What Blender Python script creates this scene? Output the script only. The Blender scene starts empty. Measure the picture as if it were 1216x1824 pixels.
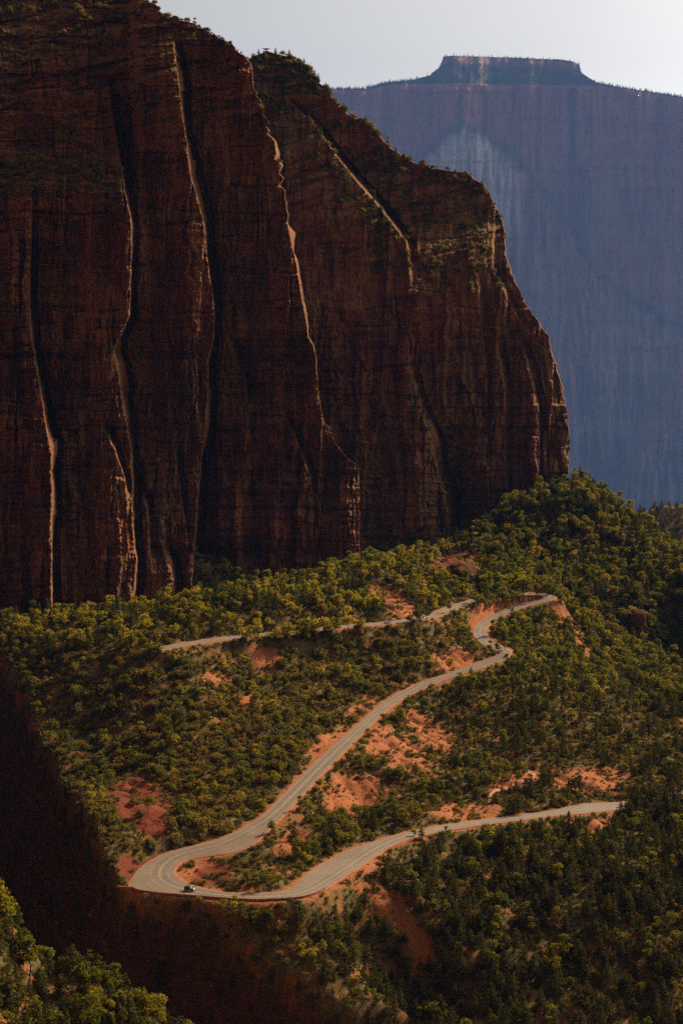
import bpy, bmesh, math, random
import numpy as np
from mathutils import Vector, Matrix

sc = bpy.context.scene
rng = np.random.default_rng(7)
random.seed(7)

# ------------------------------------------------------------------ camera
F = 3484.0                     # focal length in photograph pixels (1216 x 1824)
PITCH = math.radians(7.0)
H = 230.0                      # camera height above the hairpin
cam_d = bpy.data.cameras.new('camera')
cam = bpy.data.objects.new('camera', cam_d)
sc.collection.objects.link(cam)
cam.location = (0, 0, H)
cam.rotation_euler = (math.radians(90) - PITCH, 0, 0)
cam_d.sensor_fit = 'VERTICAL'
cam_d.sensor_height = 36.0
cam_d.sensor_width = 24.0
cam_d.lens = 36.0 * F / 1824.0
cam_d.clip_start = 0.5
cam_d.clip_end = 200000
sc.camera = cam

# ------------------------------------------------------------------ sky and sun
SUN_AZ = math.radians(44)      # clockwise from the view direction
SUN_EL = math.radians(30)
SUN = Vector((math.sin(SUN_AZ) * math.cos(SUN_EL), math.cos(SUN_AZ) * math.cos(SUN_EL), math.sin(SUN_EL)))
world = bpy.data.worlds.new('World')
sc.world = world
world.use_nodes = True
wn = world.node_tree
bg = wn.nodes['Background']
sky = wn.nodes.new('ShaderNodeTexSky')
sky.sky_type = 'NISHITA'
sky.sun_disc = False
sky.sun_elevation = SUN_EL
sky.sun_rotation = SUN_AZ
sky.altitude = 1500
sky.air_density = 0.25
sky.dust_density = 10.0
sky.ozone_density = 0.0
hsv = wn.nodes.new('ShaderNodeHueSaturation')
hsv.inputs['Saturation'].default_value = 0.0
wn.links.new(sky.outputs[0], hsv.inputs['Color'])
warm = wn.nodes.new('ShaderNodeMix')
warm.data_type = 'RGBA'
warm.blend_type = 'MULTIPLY'
warm.inputs[0].default_value = 1.0
warm.inputs[7].default_value = (1.0, 0.965, 0.90, 1)
wn.links.new(hsv.outputs[0], warm.inputs[6])
wn.links.new(warm.outputs[2], bg.inputs[0])
bg.inputs[1].default_value = 0.12
sun_d = bpy.data.lights.new('sun', 'SUN')
sun_d.energy = 5.0
sun_d.angle = math.radians(0.5)
sun_d.color = (1.0, 0.77, 0.48)
sun = bpy.data.objects.new('sun', sun_d)
sun.rotation_euler = (-SUN).to_track_quat('-Z', 'Y').to_euler()
sun.location = (200, 300, 600)
sc.collection.objects.link(sun)

sc.view_settings.view_transform = 'Standard'
sc.view_settings.look = 'None'
sc.view_settings.gamma = 1
sc.view_settings.exposure = 0.4
sc.view_settings.use_curve_mapping = False
cy = sc.cycles
cy.use_denoising = False
cy.max_bounces = 5
cy.diffuse_bounces = 3
cy.glossy_bounces = 2
cy.transmission_bounces = 3
cy.volume_bounces = 0
cy.transparent_max_bounces = 4

# ------------------------------------------------------------------ helpers
COL = sc.collection


def tag(o, label=None, cat=None, group=None, kind=None):
    if label: o['label'] = label
    if cat: o['category'] = cat
    if group: o['group'] = group
    if kind: o['kind'] = kind
    return o


def link(name, mesh, mat=None, parent=None):
    o = bpy.data.objects.new(name, mesh)
    COL.objects.link(o)
    if mat is not None and len(mesh.materials) == 0:
        mesh.materials.append(mat)
    if parent is not None:
        o.parent = parent
    return o


def empty(name, loc=(0, 0, 0), rz=0.0):
    o = bpy.data.objects.new(name, None)
    COL.objects.link(o)
    o.location = loc
    o.rotation_euler = (0, 0, rz)
    o.empty_display_size = 0.5
    return o


def fast_mesh(name, V, Q, smooth=True):
    """V (n,3), Q (m,4) quads, or (m,3) triangles."""
    V = np.asarray(V, np.float32).reshape(-1, 3)
    Q = np.asarray(Q, np.int32)
    k = Q.shape[1]
    me = bpy.data.meshes.new(name)
    me.vertices.add(len(V)); me.vertices.foreach_set('co', V.ravel())
    me.loops.add(len(Q) * k); me.loops.foreach_set('vertex_index', Q.ravel())
    me.polygons.add(len(Q))
    me.polygons.foreach_set('loop_start', np.arange(0, len(Q) * k, k, dtype=np.int32))
    me.polygons.foreach_set('use_smooth', np.full(len(Q), smooth, bool))
    me.update(calc_edges=True)
    return me


def grid_quads(r, c, flip=False):
    i = np.arange(r - 1)[:, None] * c + np.arange(c - 1)[None, :]
    q = np.stack([i, i + 1, i + c + 1, i + c], -1).reshape(-1, 4)
    return q[:, ::-1] if flip else q


def set_attr(me, name, arr):
    a = me.attributes.new(name, 'FLOAT', 'POINT')
    a.data.foreach_set('value', np.asarray(arr, np.float32).ravel())


# -- numpy gradient noise
_ANG = np.random.default_rng(11).random((512, 512)).astype(np.float32) * (2 * math.pi)
_GC, _GS = np.cos(_ANG).ravel(), np.sin(_ANG).ravel()


def noise2(x, y, seed=0):
    x, y = np.broadcast_arrays(np.asarray(x, np.float32), np.asarray(y, np.float32))
    x0 = np.floor(x); y0 = np.floor(y)
    fx = x - x0; fy = y - y0
    ix = x0.astype(np.int32) + seed * 97; iy = y0.astype(np.int32) + seed * 57
    u = fx * fx * fx * (fx * (fx * 6 - 15) + 10); v = fy * fy * fy * (fy * (fy * 6 - 15) + 10)

    def g(dx, dy):
        k = (((iy + dy) & 511) << 9) | ((ix + dx) & 511)
        return _GC[k] * (fx - dx) + _GS[k] * (fy - dy)
    a = g(0, 0); b = g(1, 0); c = g(0, 1); d = g(1, 1)
    return ((a + (b - a) * u) * (1 - v) + (c + (d - c) * u) * v) * 1.5


def fbm(x, y, o=4, seed=0, gain=0.5, lac=2.03):
    s = 0; a = 1.0; t = 0
    for i in range(o):
        s = s + a * noise2(x, y, seed + i * 17); t += a
        x = np.asarray(x) * lac + 3.7; y = np.asarray(y) * lac + 1.3; a *= gain
    return s / t * 1.4


def ss(a, b, x):
    t = np.clip((np.asarray(x, float) - a) / (b - a), 0, 1)
    return t * t * (3 - 2 * t)


def lin(x, pts):
    p = np.asarray(pts, float)
    return np.interp(x, p[:, 0], p[:, 1])


# -- photograph pixel to place
CP, SP = math.cos(PITCH), math.sin(PITCH)


def WY(px, py, Y):
    """point at forward distance Y seen at photograph pixel (px, py)."""
    px = np.asarray(px, float); py = np.asarray(py, float); Y = np.asarray(Y, float)
    a = (px - 608) / F; b = (912 - py) / F
    dy = CP + b * SP; dz = -SP + b * CP
    t = Y / dy
    return np.stack(np.broadcast_arrays(a * t, Y, H + dz * t), -1)


def WZ(px, py, z):
    a = (px - 608) / F; b = (912 - py) / F
    dy = CP + b * SP; dz = -SP + b * CP
    t = (z - H) / dz
    return np.array([a * t, dy * t, z])


def PX(p):
    p = np.asarray(p, float)
    x, y, z = p[..., 0], p[..., 1], p[..., 2] - H
    d = y * CP - z * SP
    u = y * SP + z * CP
    return 608 + F * x / d, 912 - F * u / d, d


# ------------------------------------------------------------------ materials
def new_mat(name):
    m = bpy.data.materials.new(name)
    m.use_nodes = True
    nt = m.node_tree
    for n in list(nt.nodes): nt.nodes.remove(n)
    out = nt.nodes.new('ShaderNodeOutputMaterial')
    return m, nt, out


class NB:
    """tiny node builder"""
    def __init__(s, nt): s.nt = nt
    def n(s, t, **k):
        x = s.nt.nodes.new(t)
        for a, b in k.items(): setattr(x, a, b)
        return x
    def l(s, a, b): s.nt.links.new(a, b)
    def val(s, sock, v):
        if isinstance(v, (int, float, tuple, list)): sock.default_value = v
        else: s.l(v, sock)
    def noise(s, vec, scale, detail=4, rough=0.55, dist=0.0):
        x = s.n('ShaderNodeTexNoise'); s.l(vec, x.inputs['Vector'])
        x.inputs['Scale'].default_value = scale; x.inputs['Detail'].default_value = detail
        x.inputs['Roughness'].default_value = rough; x.inputs['Distortion'].default_value = dist
        return x.outputs[0]
    def mapv(s, vec, scale):
        x = s.n('ShaderNodeMapping'); s.l(vec, x.inputs[0]); x.inputs['Scale'].default_value = scale
        return x.outputs[0]
    def ramp(s, fac, stops, interp='LINEAR'):
        x = s.n('ShaderNodeValToRGB'); s.l(fac, x.inputs[0])
        cr = x.color_ramp; cr.interpolation = interp
        while len(cr.elements) < len(stops): cr.elements.new(0.5)
        for e, (p, c) in zip(cr.elements, stops):
            e.position = p; e.color = (c, c, c, 1) if isinstance(c, (int, float)) else (*c, 1)
        return x.outputs[0]
    def mix(s, fac, a, b, mode='MIX'):
        x = s.n('ShaderNodeMix', data_type='RGBA', blend_type=mode)
        s.val(x.inputs[0], fac)
        for i, c in ((6, a), (7, b)):
            if isinstance(c, tuple): x.inputs[i].default_value = (*c, 1)
            else: s.l(c, x.inputs[i])
        return x.outputs[2]
    def math(s, op, a, b=0.0):
        x = s.n('ShaderNodeMath', operation=op); s.val(x.inputs[0], a); s.val(x.inputs[1], b)
        return x.outputs[0]
    def bump(s, h, strength, dist):
        x = s.n('ShaderNodeBump'); s.l(h, x.inputs['Height'])
        x.inputs['Strength'].default_value = strength; x.inputs['Distance'].default_value = dist
        return x.outputs[0]
    def attr(s, name):
        return s.n('ShaderNodeAttribute', attribute_name=name).outputs['Fac']
    def bsdf(s, out, col, rough=0.9, normal=None, spec=0.2):
        b = s.n('ShaderNodeBsdfPrincipled')
        s.val(b.inputs['Base Color'], (*col, 1) if isinstance(col, tuple) else col)
        s.val(b.inputs['Roughness'], rough)
        b.inputs['Specular IOR Level'].default_value = spec
        if normal is not None: s.l(normal, b.inputs['Normal'])
        s.l(b.outputs[0], out.inputs[0])
        return b


def rock_mat(name, tint=(1, 1, 1), scale=1.0, veg=False):
    m, nt, out = new_mat(name); b = NB(nt)
    pos = b.n('ShaderNodeNewGeometry').outputs['Position']
    big = b.noise(pos, 0.011 * scale, 4)
    streak = b.noise(b.mapv(pos, (0.09 * scale, 0.07 * scale, 0.013 * scale)), 1.0, 6, 0.6, 0.8)
    strata = b.noise(b.mapv(pos, (0.006 * scale, 0.006 * scale, 0.30 * scale)), 1.0, 5, 0.65, 0.5)
    fine = b.noise(pos, 0.55 * scale, 6, 0.65)
    T = lambda c: tuple(x * t for x, t in zip(c, tint))
    base = b.ramp(big, [(0.30, T((0.26, 0.095, 0.042))), (0.44, T((0.19, 0.078, 0.034))), (0.58, T((0.23, 0.135, 0.062))), (0.72, T((0.29, 0.10, 0.045)))])
    st = b.ramp(strata, [(0.30, 0.50), (0.47, 0.95), (0.56, 0.80), (0.70, 1.25)])
    col = b.mix(0.85, base, st, 'MULTIPLY')
    hz_ = b.n('ShaderNodeSeparateXYZ'); b.l(pos, hz_.inputs[0])
    low = b.n('ShaderNodeMapRange'); b.l(hz_.outputs['Z'], low.inputs[0]); low.inputs[1].default_value = 360; low.inputs[2].default_value = 230; low.inputs[3].default_value = 0.12; low.inputs[4].default_value = 0.32
    sk = b.ramp(streak, [(0.36, T((0.035, 0.020, 0.012))), (0.50, T((0.20, 0.095, 0.045))), (0.66, T((0.40, 0.21, 0.11)))])
    col = b.mix(low.outputs[0], col, sk)
    col = b.mix(1.0, col, (1.10, 0.90, 0.57), 'MULTIPLY')
    blot = b.noise(b.mapv(pos, (0.045 * scale, 0.045 * scale, 0.016 * scale)), 1.0, 5, 0.6, 0.6)
    col = b.mix(0.9, col, b.ramp(blot, [(0.34, 0.42), (0.46, 0.9), (0.56, 1.05), (0.68, 1.5)]), 'MULTIPLY')
    fr = b.ramp(fine, [(0.30, 0.55), (0.55, 1.0), (0.75, 1.25)])
    col = b.mix(0.8, col, fr, 'MULTIPLY')
    h = b.math('ADD', b.math('MULTIPLY', strata, 1.2), b.math('ADD', b.math('MULTIPLY', fine, 0.8), b.math('MULTIPLY', streak, 1.5)))
    nrm = b.bump(h, 0.8, 1.3 / scale)
    b.bsdf(out, col, 0.92, nrm, 0.15)
    return m


def ground_mat():
    m, nt, out = new_mat('red_soil'); b = NB(nt)
    geo = b.n('ShaderNodeNewGeometry'); pos = geo.outputs['Position']
    big = b.noise(pos, 0.020, 4)
    mid = b.noise(pos, 0.11, 5, 0.6)
    fine = b.noise(pos, 0.9, 6, 0.7)
    soil = b.ramp(big, [(0.35, (0.37, 0.116, 0.040)), (0.5, (0.43, 0.150, 0.058)), (0.65, (0.33, 0.108, 0.038))])
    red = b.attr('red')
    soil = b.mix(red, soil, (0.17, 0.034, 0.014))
    gr = b.ramp(mid, [(0.36, 0.25), (0.52, 0.95)])
    grass = b.ramp(fine, [(0.35, (0.055, 0.055, 0.016)), (0.6, (0.15, 0.115, 0.034)), (0.75, (0.24, 0.17, 0.06))])
    bare = b.attr('bare')
    gf = b.math('MULTIPLY', gr, b.math('SUBTRACT', 1.0, bare))
    col = b.mix(gf, soil, grass)
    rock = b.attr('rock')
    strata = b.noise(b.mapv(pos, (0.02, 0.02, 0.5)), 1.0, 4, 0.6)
    rc_shade = b.ramp(strata, [(0.35, (0.028, 0.012, 0.008)), (0.6, (0.065, 0.024, 0.014))])  # ravine rock nearly black: its deep shade is put into the colour
    col = b.mix(rock, col, rc_shade)
    fr = b.ramp(fine, [(0.3, 0.62), (0.55, 1.0), (0.75, 1.2)])
    col = b.mix(0.9, col, fr, 'MULTIPLY')
    nrm = b.bump(b.math('ADD', fine, b.math('MULTIPLY', mid, 2.0)), 0.8, 0.8)
    b.bsdf(out, col, 0.95, nrm, 0.1)
    return m


def road_mat():
    m, nt, out = new_mat('asphalt'); b = NB(nt)
    pos = b.n('ShaderNodeNewGeometry').outputs['Position']
    n1 = b.noise(pos, 0.09, 4); n2 = b.noise(pos, 1.4, 4, 0.7)
    lane = b.attr('lane')
    col = b.ramp(n1, [(0.3, (0.180, 0.124, 0.080)), (0.7, (0.240, 0.168, 0.108))])
    tyre = b.math('MULTIPLY', lane, 0.42)
    col = b.mix(tyre, col, (0.085, 0.072, 0.064))
    col = b.mix(0.6, col, b.ramp(n2, [(0.3, 0.7), (0.7, 1.15)]), 'MULTIPLY')
    b.bsdf(out, col, 0.62, b.bump(n2, 0.25, 0.05), 0.4)
    return m


def plain_mat(name, col, rough=0.6, metal=0.0, spec=0.4, var=0.25, scale=3.0):
    m, nt, out = new_mat(name); b = NB(nt)
    tc = b.n('ShaderNodeTexCoord').outputs['Object']
    n = b.noise(tc, scale, 4)
    c = b.mix(0.9, col, b.ramp(n, [(0.25, 1 - var), (0.75, 1 + var)]), 'MULTIPLY')
    p = b.bsdf(out, c, rough, None, spec)
    p.inputs['Metallic'].default_value = metal
    return m


def leaf_mat(name, cols, trans=0.35, sat=1.0):
    m, nt, out = new_mat(name); b = NB(nt)
    oi = b.n('ShaderNodeObjectInfo')
    rnd = oi.outputs['Random']
    pos = b.n('ShaderNodeNewGeometry').outputs['Position']
    c = b.ramp(rnd, [(i / (len(cols) - 1), k) for i, k in enumerate(cols)])
    n = b.noise(pos, 0.8, 3)
    c = b.mix(0.9, c, b.ramp(n, [(0.3, 0.6), (0.7, 1.35)]), 'MULTIPLY')
    d = b.n('ShaderNodeBsdfDiffuse'); b.l(c, d.inputs[0])
    t = b.n('ShaderNodeBsdfTranslucent')
    ct = b.mix(0.6, c, (1.35, 1.05, 0.30), 'MULTIPLY'); 
    b.l(ct, t.inputs[0])
    mx = b.n('ShaderNodeMixShader'); mx.inputs[0].default_value = trans
    b.l(d.outputs[0], mx.inputs[1]); b.l(t.outputs[0], mx.inputs[2])
    b.l(mx.outputs[0], out.inputs[0])
    return m


M_ROCK = rock_mat('red_sandstone')
M_MESA_T = None
M_GROUND = ground_mat()
M_ROAD = road_mat()
M_PAINT_W = plain_mat('white_road_paint', (0.30, 0.26, 0.21), 0.6, var=0.4, scale=0.6)
M_PAINT_Y = plain_mat('yellow_road_paint', (0.36, 0.29, 0.18), 0.6, var=0.4, scale=0.6)
M_DIRT = plain_mat('red_dirt', (0.42, 0.16, 0.085), 0.95, spec=0.1, scale=0.4)
M_TRAIL = plain_mat('trail_dust', (0.55, 0.26, 0.15), 0.95, spec=0.1, scale=0.4)
M_WALL = plain_mat('wall_stone', (0.30, 0.13, 0.08), 0.9, spec=0.1, scale=0.8, var=0.5)
M_BARK = plain_mat('bark', (0.075, 0.05, 0.035), 0.95, spec=0.1)
M_STONE = plain_mat('loose_stone', (0.34, 0.17, 0.10), 0.95, spec=0.1, scale=1.2, var=0.5)
M_DEAD = plain_mat('dead_wood', (0.13, 0.09, 0.07), 0.95, spec=0.1)
M_LEAF_SHRUB = leaf_mat('shrub_leaves', [(0.165, 0.150, 0.032), (0.12, 0.125, 0.050), (0.21, 0.165, 0.034), (0.095, 0.105, 0.026), (0.27, 0.19, 0.045), (0.19, 0.13, 0.045)], 0.45)
M_LEAF_BROAD = leaf_mat('broad_leaves', [(0.140, 0.150, 0.024), (0.20, 0.19, 0.028), (0.070, 0.098, 0.020), (0.26, 0.22, 0.030), (0.10, 0.125, 0.024)], 0.48)
M_LEAF_OAK = leaf_mat('oak_leaves', [(0.27, 0.26, 0.030), (0.37, 0.32, 0.036), (0.22, 0.235, 0.028), (0.42, 0.33, 0.04)], 0.52)
M_LEAF_PINE = leaf_mat('pine_needles', [(0.078, 0.076, 0.022), (0.105, 0.092, 0.024), (0.058, 0.064, 0.022)], 0.25)
M_LEAF_FIR = leaf_mat('fir_needles', [(0.048, 0.066, 0.024), (0.066, 0.078, 0.024)], 0.2)
M_GRASS = leaf_mat('dry_grass', [(0.14, 0.12, 0.035), (0.11, 0.11, 0.03), (0.18, 0.14, 0.05)], 0.35)

# ------------------------------------------------------------------ road centre line and edges
# (first edge pixel, second edge pixel, height, lane-line fraction from the first edge)
ROAD = [((1216, 1408), (1236, 1424), -10.8, .5), ((1175, 1419), (1165, 1434), -10, .5), ((1117, 1428.5), (1095, 1442), -9, .5), ((1036, 1431), (1044, 1448), -8.2, .6), ((993, 1442), (993, 1452), -7.6, .5),
        ((941, 1450), (941, 1458.5), -7, .5), ((860, 1459.5), (860, 1468), -6, .5), ((780, 1471), (783, 1481), -5, .5), ((735, 1480), (740, 1490), -4.5, .5), ((700, 1488), (711, 1499), -4, .5),
        ((655, 1503), (682, 1516), -3.5, .55), ((610, 1518), (650, 1538), -2.8, .68), ((578, 1538), (618, 1558), -2.2, .70), ((551, 1553), (583, 1581), -1.6, .70),
        ((533, 1570), (558, 1593), -1, .68), ((519, 1584), (527, 1600), -.6, .60), ((479, 1591), (480, 1602), -.2, .5), ((436, 1592), (443, 1602), 0, .5),
        ((397, 1589), (397, 1600), .2, .5), ((368, 1583.5), (350, 1596.5), .4, .46), ((345, 1578), (299, 1592.5), .6, .38), ((328, 1570), (248, 1587), .8, .34),
        ((314, 1561), (231, 1577), 1, .34), ((310, 1551), (240, 1557), 1.2, .38), ((316, 1541), (262, 1538), 1.5, .45), ((333, 1530), (292, 1520), 1.9, .52),
        ((368, 1524), (330, 1509), 2.4, .62), ((410, 1519), (375, 1499), 3, .68), ((447, 1507), (412, 1485), 3.5, .72), ((474, 1484), (446, 1468), 4, .70),
        ((506, 1450), (478, 1445), 4.8, .55), ((553, 1400), (521, 1400), 6, .5), ((595, 1357), (562, 1357), 7.5, .5), ((634, 1318), (600, 1322), 8.8, .5),
        ((673, 1279), (642, 1286), 10.2, .5), ((704, 1252), (674, 1257), 11, .5), ((739, 1232), (713, 1233), 12, .5), ((780, 1214), (768, 1209), 13.5, .5),
        ((829, 1198), (822, 1191), 14.8, .5), ((862, 1189), (858, 1178), 15.8, .5), ((884, 1181), (878, 1170), 16.4, .5), ((905, 1172), (891, 1165), 17.2, .5),
        ((908, 1159), (888, 1159), 17.8, .5), ((890, 1149), (872, 1154), 18.4, .5), ((870, 1138), (850, 1141), 19.2, .5), ((864.6, 1121), (841, 1124), 20, .5),
        ((876, 1107), (850, 1110), 20.6, .5), ((889, 1100), (866, 1099), 21.2, .5), ((904, 1094), (885, 1090), 21.9, .5), ((930, 1083), (915, 1078), 23.3, .5),
        ((951, 1077), (936, 1069), 24.4, .5)]
UPPER = [(950, 1072.5, 24.6), (974, 1068, 26), (979, 1062, 27), (965, 1058, 27.8), (930, 1057, 28.6), (890, 1060, 29.4), (858, 1066, 30.3), (829, 1076, 31.2), (805, 1083, 32), (776, 1095, 33), (745, 1102, 34),
         (702, 1108.5, 35.2), (655, 1112, 36.2), (600, 1117, 37.2), (529, 1125.5, 38.3), (477, 1129.5, 39), (423, 1134.5, 39.8), (363, 1142, 40.8), (292, 1154, 42), (275, 1156, 42.2)]


def catmull(P, n):
    P = np.asarray(P, float); out = []
    Q = np.vstack([2 * P[0] - P[1], P, 2 * P[-1] - P[-2]])
    for i in range(1, len(Q) - 2):
        p0, p1, p2, p3 = Q[i - 1], Q[i], Q[i + 1], Q[i + 2]
        t = np.linspace(0, 1, n, endpoint=False)[:, None]
        out.append(0.5 * ((2 * p1) + (-p0 + p2) * t + (2 * p0 - 5 * p1 + 4 * p2 - p3) * t ** 2 + (-p0 + 3 * p1 - 3 * p2 + p3) * t ** 3))
    out.append(P[-1:])
    return np.vstack(out)


def smooth_rows(A, it):
    A = A.copy()
    for _ in range(it):
        A[1:-1] = 0.25 * A[:-2] + 0.5 * A[1:-1] + 0.25 * A[2:]
    return A


ra = np.array([WZ(*a, z) for a, b_, z, f in ROAD]); rb = np.array([WZ(*b_, z) for a, b_, z, f in ROAD])
RA = smooth_rows(catmull(ra, 8), 12); RB = smooth_rows(catmull(rb, 8), 12)
RF = smooth_rows(catmull(np.array([[f, 0, 0] for *_, f in ROAD]), 8), 10)[:, 0]
# upper road: constant width round its centre line
uc = smooth_rows(catmull(np.array([WZ(*u) for u in UPPER]), 8), 8)
ut = np.gradient(uc, axis=0); ut[:, 2] = 0; ut /= np.linalg.norm(ut, axis=1)[:, None]
un = np.stack([-ut[:, 1], ut[:, 0], 0 * ut[:, 0]], -1)
UA, UB = uc - un * 4.2, uc + un * 4.2
UA, UB = (UB, UA)
# join the two
if np.linalg.norm(RA[-1] - UA[0]) > np.linalg.norm(RA[-1] - UB[0]): UA, UB = UB, UA
RA = np.vstack([RA[:-4], UA[5:]]); RB = np.vstack([RB[:-4], UB[5:]])
RF = np.concatenate([RF[:-4], np.full(len(UA) - 5, .5)])
cen = (RA + RB) / 2
wid = np.linalg.norm(RA - RB, axis=1)
k = np.maximum(1, 8.0 / wid)[:, None]
RA = cen + (RA - cen) * k; RB = cen + (RB - cen) * k
RA = smooth_rows(RA, 6); RB = smooth_rows(RB, 6)
# even resampling
cen = (RA + RB) / 2
L = np.concatenate([[0], np.cumsum(np.linalg.norm(np.diff(cen, axis=0), axis=1))])
nS = int(L[-1] / 2.0)
S = np.linspace(0, L[-1], nS)
rs = lambda A: np.stack([np.interp(S, L, A[:, i]) for i in range(3)], -1)
RA, RB = rs(RA), rs(RB); RF = np.interp(S, L, RF)
RC = (RA + RB) / 2
zc = smooth_rows(RC[:, 2:3], 30)[:, 0]
RA[:, 2] = RB[:, 2] = RC[:, 2] = zc
RW = np.linalg.norm(RA - RB, axis=1)

# ------------------------------------------------------------------ cliffs (relief of real depth)
def rnd(i, j, seed):
    return _ANG[(np.asarray(j, np.int64) * 7 + seed * 131) & 511, (np.asarray(i, np.int64) * 13 + np.asarray(j, np.int64) * 101 + seed * 53) & 511] / (2 * math.pi)


def blocks(P, Q, w, h, seed, slant=0.0):
    """random-sized rectangular blocks: -1..1 per block, and the distance to the joint on its left in pixels"""
    p = (P + slant * Q) / w
    i = np.floor(p); f = p - i
    cut = 0.25 + 0.5 * rnd(i, 0 * i, seed)            # uneven columns
    i = i * 2 + (f > cut)
    q = Q / (h * (0.6 + 0.9 * rnd(i, 0 * i, seed + 3))) + rnd(i, 0 * i, seed + 1) * 9
    j = np.floor(q)
    return rnd(i, j, seed + 2) * 2 - 1


def relief_noise(P, Q, seed, colw=1.0, bedded=None):
    """metres of relief at pixel arrays P, Q: columns, jointed blocks, beds, cracks"""
    w = fbm(P / 40, Q / 60, 4, seed + 1) * 5 + fbm(P / 9, Q / 12, 3, seed + 3) * 1.6
    q = Q + fbm(P / 120, Q / 50, 3, seed + 8) * 7 + fbm(P / 10, Q / 9, 3, seed + 4) * 1.4
    p = P + w
    Yn = fbm(P / 85, Q / 420, 2, seed) * 6.0 * colw
    Yn += blocks(p, q, 96, 300, seed + 20, 0.05) * 6.0 * colw
    Yn += blocks(p, q, 44, 110, seed + 30, -0.04) * 3.6 * colw
    Yn += blocks(p, q, 22, 40, seed + 40, 0.03) * 2.2
    Yn += blocks(p, q, 9, 16, seed + 50) * 1.1
    Yn += blocks(P * 0.15 + w, q, 60, 7, seed + 60) * 1.0 + blocks(P * 0.2 + w, q, 60, 18, seed + 65) * 1.3          # thin beds
    if bedded is not None:
        Yn = Yn * (1 - 0.62 * bedded) + bedded * (blocks(P * 0.12 + w, q, 70, 22, seed + 70) * 2.4 + blocks(P * 0.3 + w, q, 50, 11, seed + 80) * 1.5 + np.abs(fbm(P / 55, q / 17, 3, seed + 81)) * 5)
    cr = np.abs(fbm((P + w * .7) / 40, Q / 420, 2, seed + 5))
    Yn += np.exp(-(cr / 0.022) ** 2) * 4.0 * ss(-0.3, 0.1, fbm(P / 50, Q / 70, 2, seed + 6))
    for l_, h_ in ((478, 2.2), (548, 1.6), (702, 2.0), (764, 1.5), (842, 2.4), (905, 1.6)):
        g_ = q - l_ - fbm(P / 140, P * 0, 2, seed + l_) * 9
        Yn += 3.6 * np.exp(-(g_ / h_) ** 2) * ss(-.15, .1, fbm(P / 46, P * 0 + l_, 2, seed + l_ + 1)) + 1.3 * blocks(p, P * 0 + 1, 60, 50, seed + l_ + 2) * (g_ > 0)
    lg = np.abs(fbm(q / 50, P / 600, 2, seed + 11))
    Yn += np.exp(-(lg / 0.035) ** 2) * 4.0 * ss(-0.1, 0.2, fbm(P / 80, Q / 40, 2, seed + 12))
    Yn += fbm(P / 5.5, Q / 6.5, 4, seed + 14) * 1.1
    return Yn


def jag(Q, seed, L, amp):
    """angular wander: straight runs between random knots, with small offsets"""
    r = np.random.default_rng(seed)
    k = np.cumsum(r.uniform(.4, 1.6, 400) * L) - 200
    v = r.uniform(-1, 1, 400) * amp
    st = np.repeat(r.uniform(-1, 1, 200) * amp * .45, 2)
    return np.interp(Q, k, v) + st[np.clip(np.searchsorted(k, Q), 0, 399)]


def steps(P, Q, LST, seed):
    Y = np.zeros(P.shape)
    for i, (poly, w, dY, fade) in enumerate(LST):
        b = lin(Q, poly) + jag(Q, seed + i, 75, 2.2) + jag(Q, seed + 30 + i, 12, .5)
        ww = lin(Q, w) * np.clip(0.85 + jag(Q, seed + 60 + i, 55, .7), 0.12, 1.5)
        amp = lin(Q, fade) * dY
        # the facet itself is broken into two or three ribs
        t = np.clip((P - b) / np.maximum(ww, 0.8), 0, 1)
        kk_ = 0.35 + jag(Q, seed + 90 + i, 40, .2)
        t = np.where(t < kk_, t / np.maximum(kk_, .05) * .55, .55 + (t - kk_) / (1 - kk_) * .45)
        Y += amp * t + np.minimum(amp, 20) * 0.5 * ss(0, 2, P - b - ww) * (1 - ss(9, 13, P - b - ww + jag(Q, seed + 120 + i, 90, 2.5)))
    return Y


def relief_mesh(name, xs, x_left, q0, q1, ncol, nrow, Yfun, wflank, back, seed):
    q = np.linspace(q0, q1, nrow)
    calm = 1 - 0.6 * ss(200, 280, q) * (seed == 400)
    xr = lin(q, xs) + jag(q, seed, 34, 4.0) * calm + jag(q, seed + 1, 7, 2.0) * calm + jag(q, seed + 2, 9, 5.0) * (1 - ss(300, 420, q))
    t = np.linspace(0, 1, ncol)
    xl = (lin(q, x_left) if isinstance(x_left, list) else np.full(len(q), float(x_left)))[:, None]
    P = xl + (xr[:, None] - xl) * t[None]
    Q = np.repeat(q[:, None], ncol, 1)
    Y = Yfun(P, Q)
    nb = 26
    k = np.linspace(0, 1, nb + 1)[1:][None]
    wf = (lin(q, wflank) * np.clip(.75 + jag(q, seed + 9, 30, .7), .1, 1.4))[:, None]
    kn = fbm(k * 6 + q[:, None] * 0, q[:, None] / 20 + k * 0, 3, seed + 5)
    PB = xr[:, None] + wf * k + kn * 0.12 * wf
    YB = Y[:, -1:] + back * k + kn * 4 + blocks(k * 60 + q[:, None] * 0, q[:, None] + k * 0, 9, 26, seed + 8) * 5
    P = np.hstack([P, PB]); Q = np.hstack([Q, np.repeat(q[:, None], nb, 1)]); Y = np.hstack([Y, YB])
    V = WY(P, Q, Y)
    return P, Q, Y, V


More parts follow.
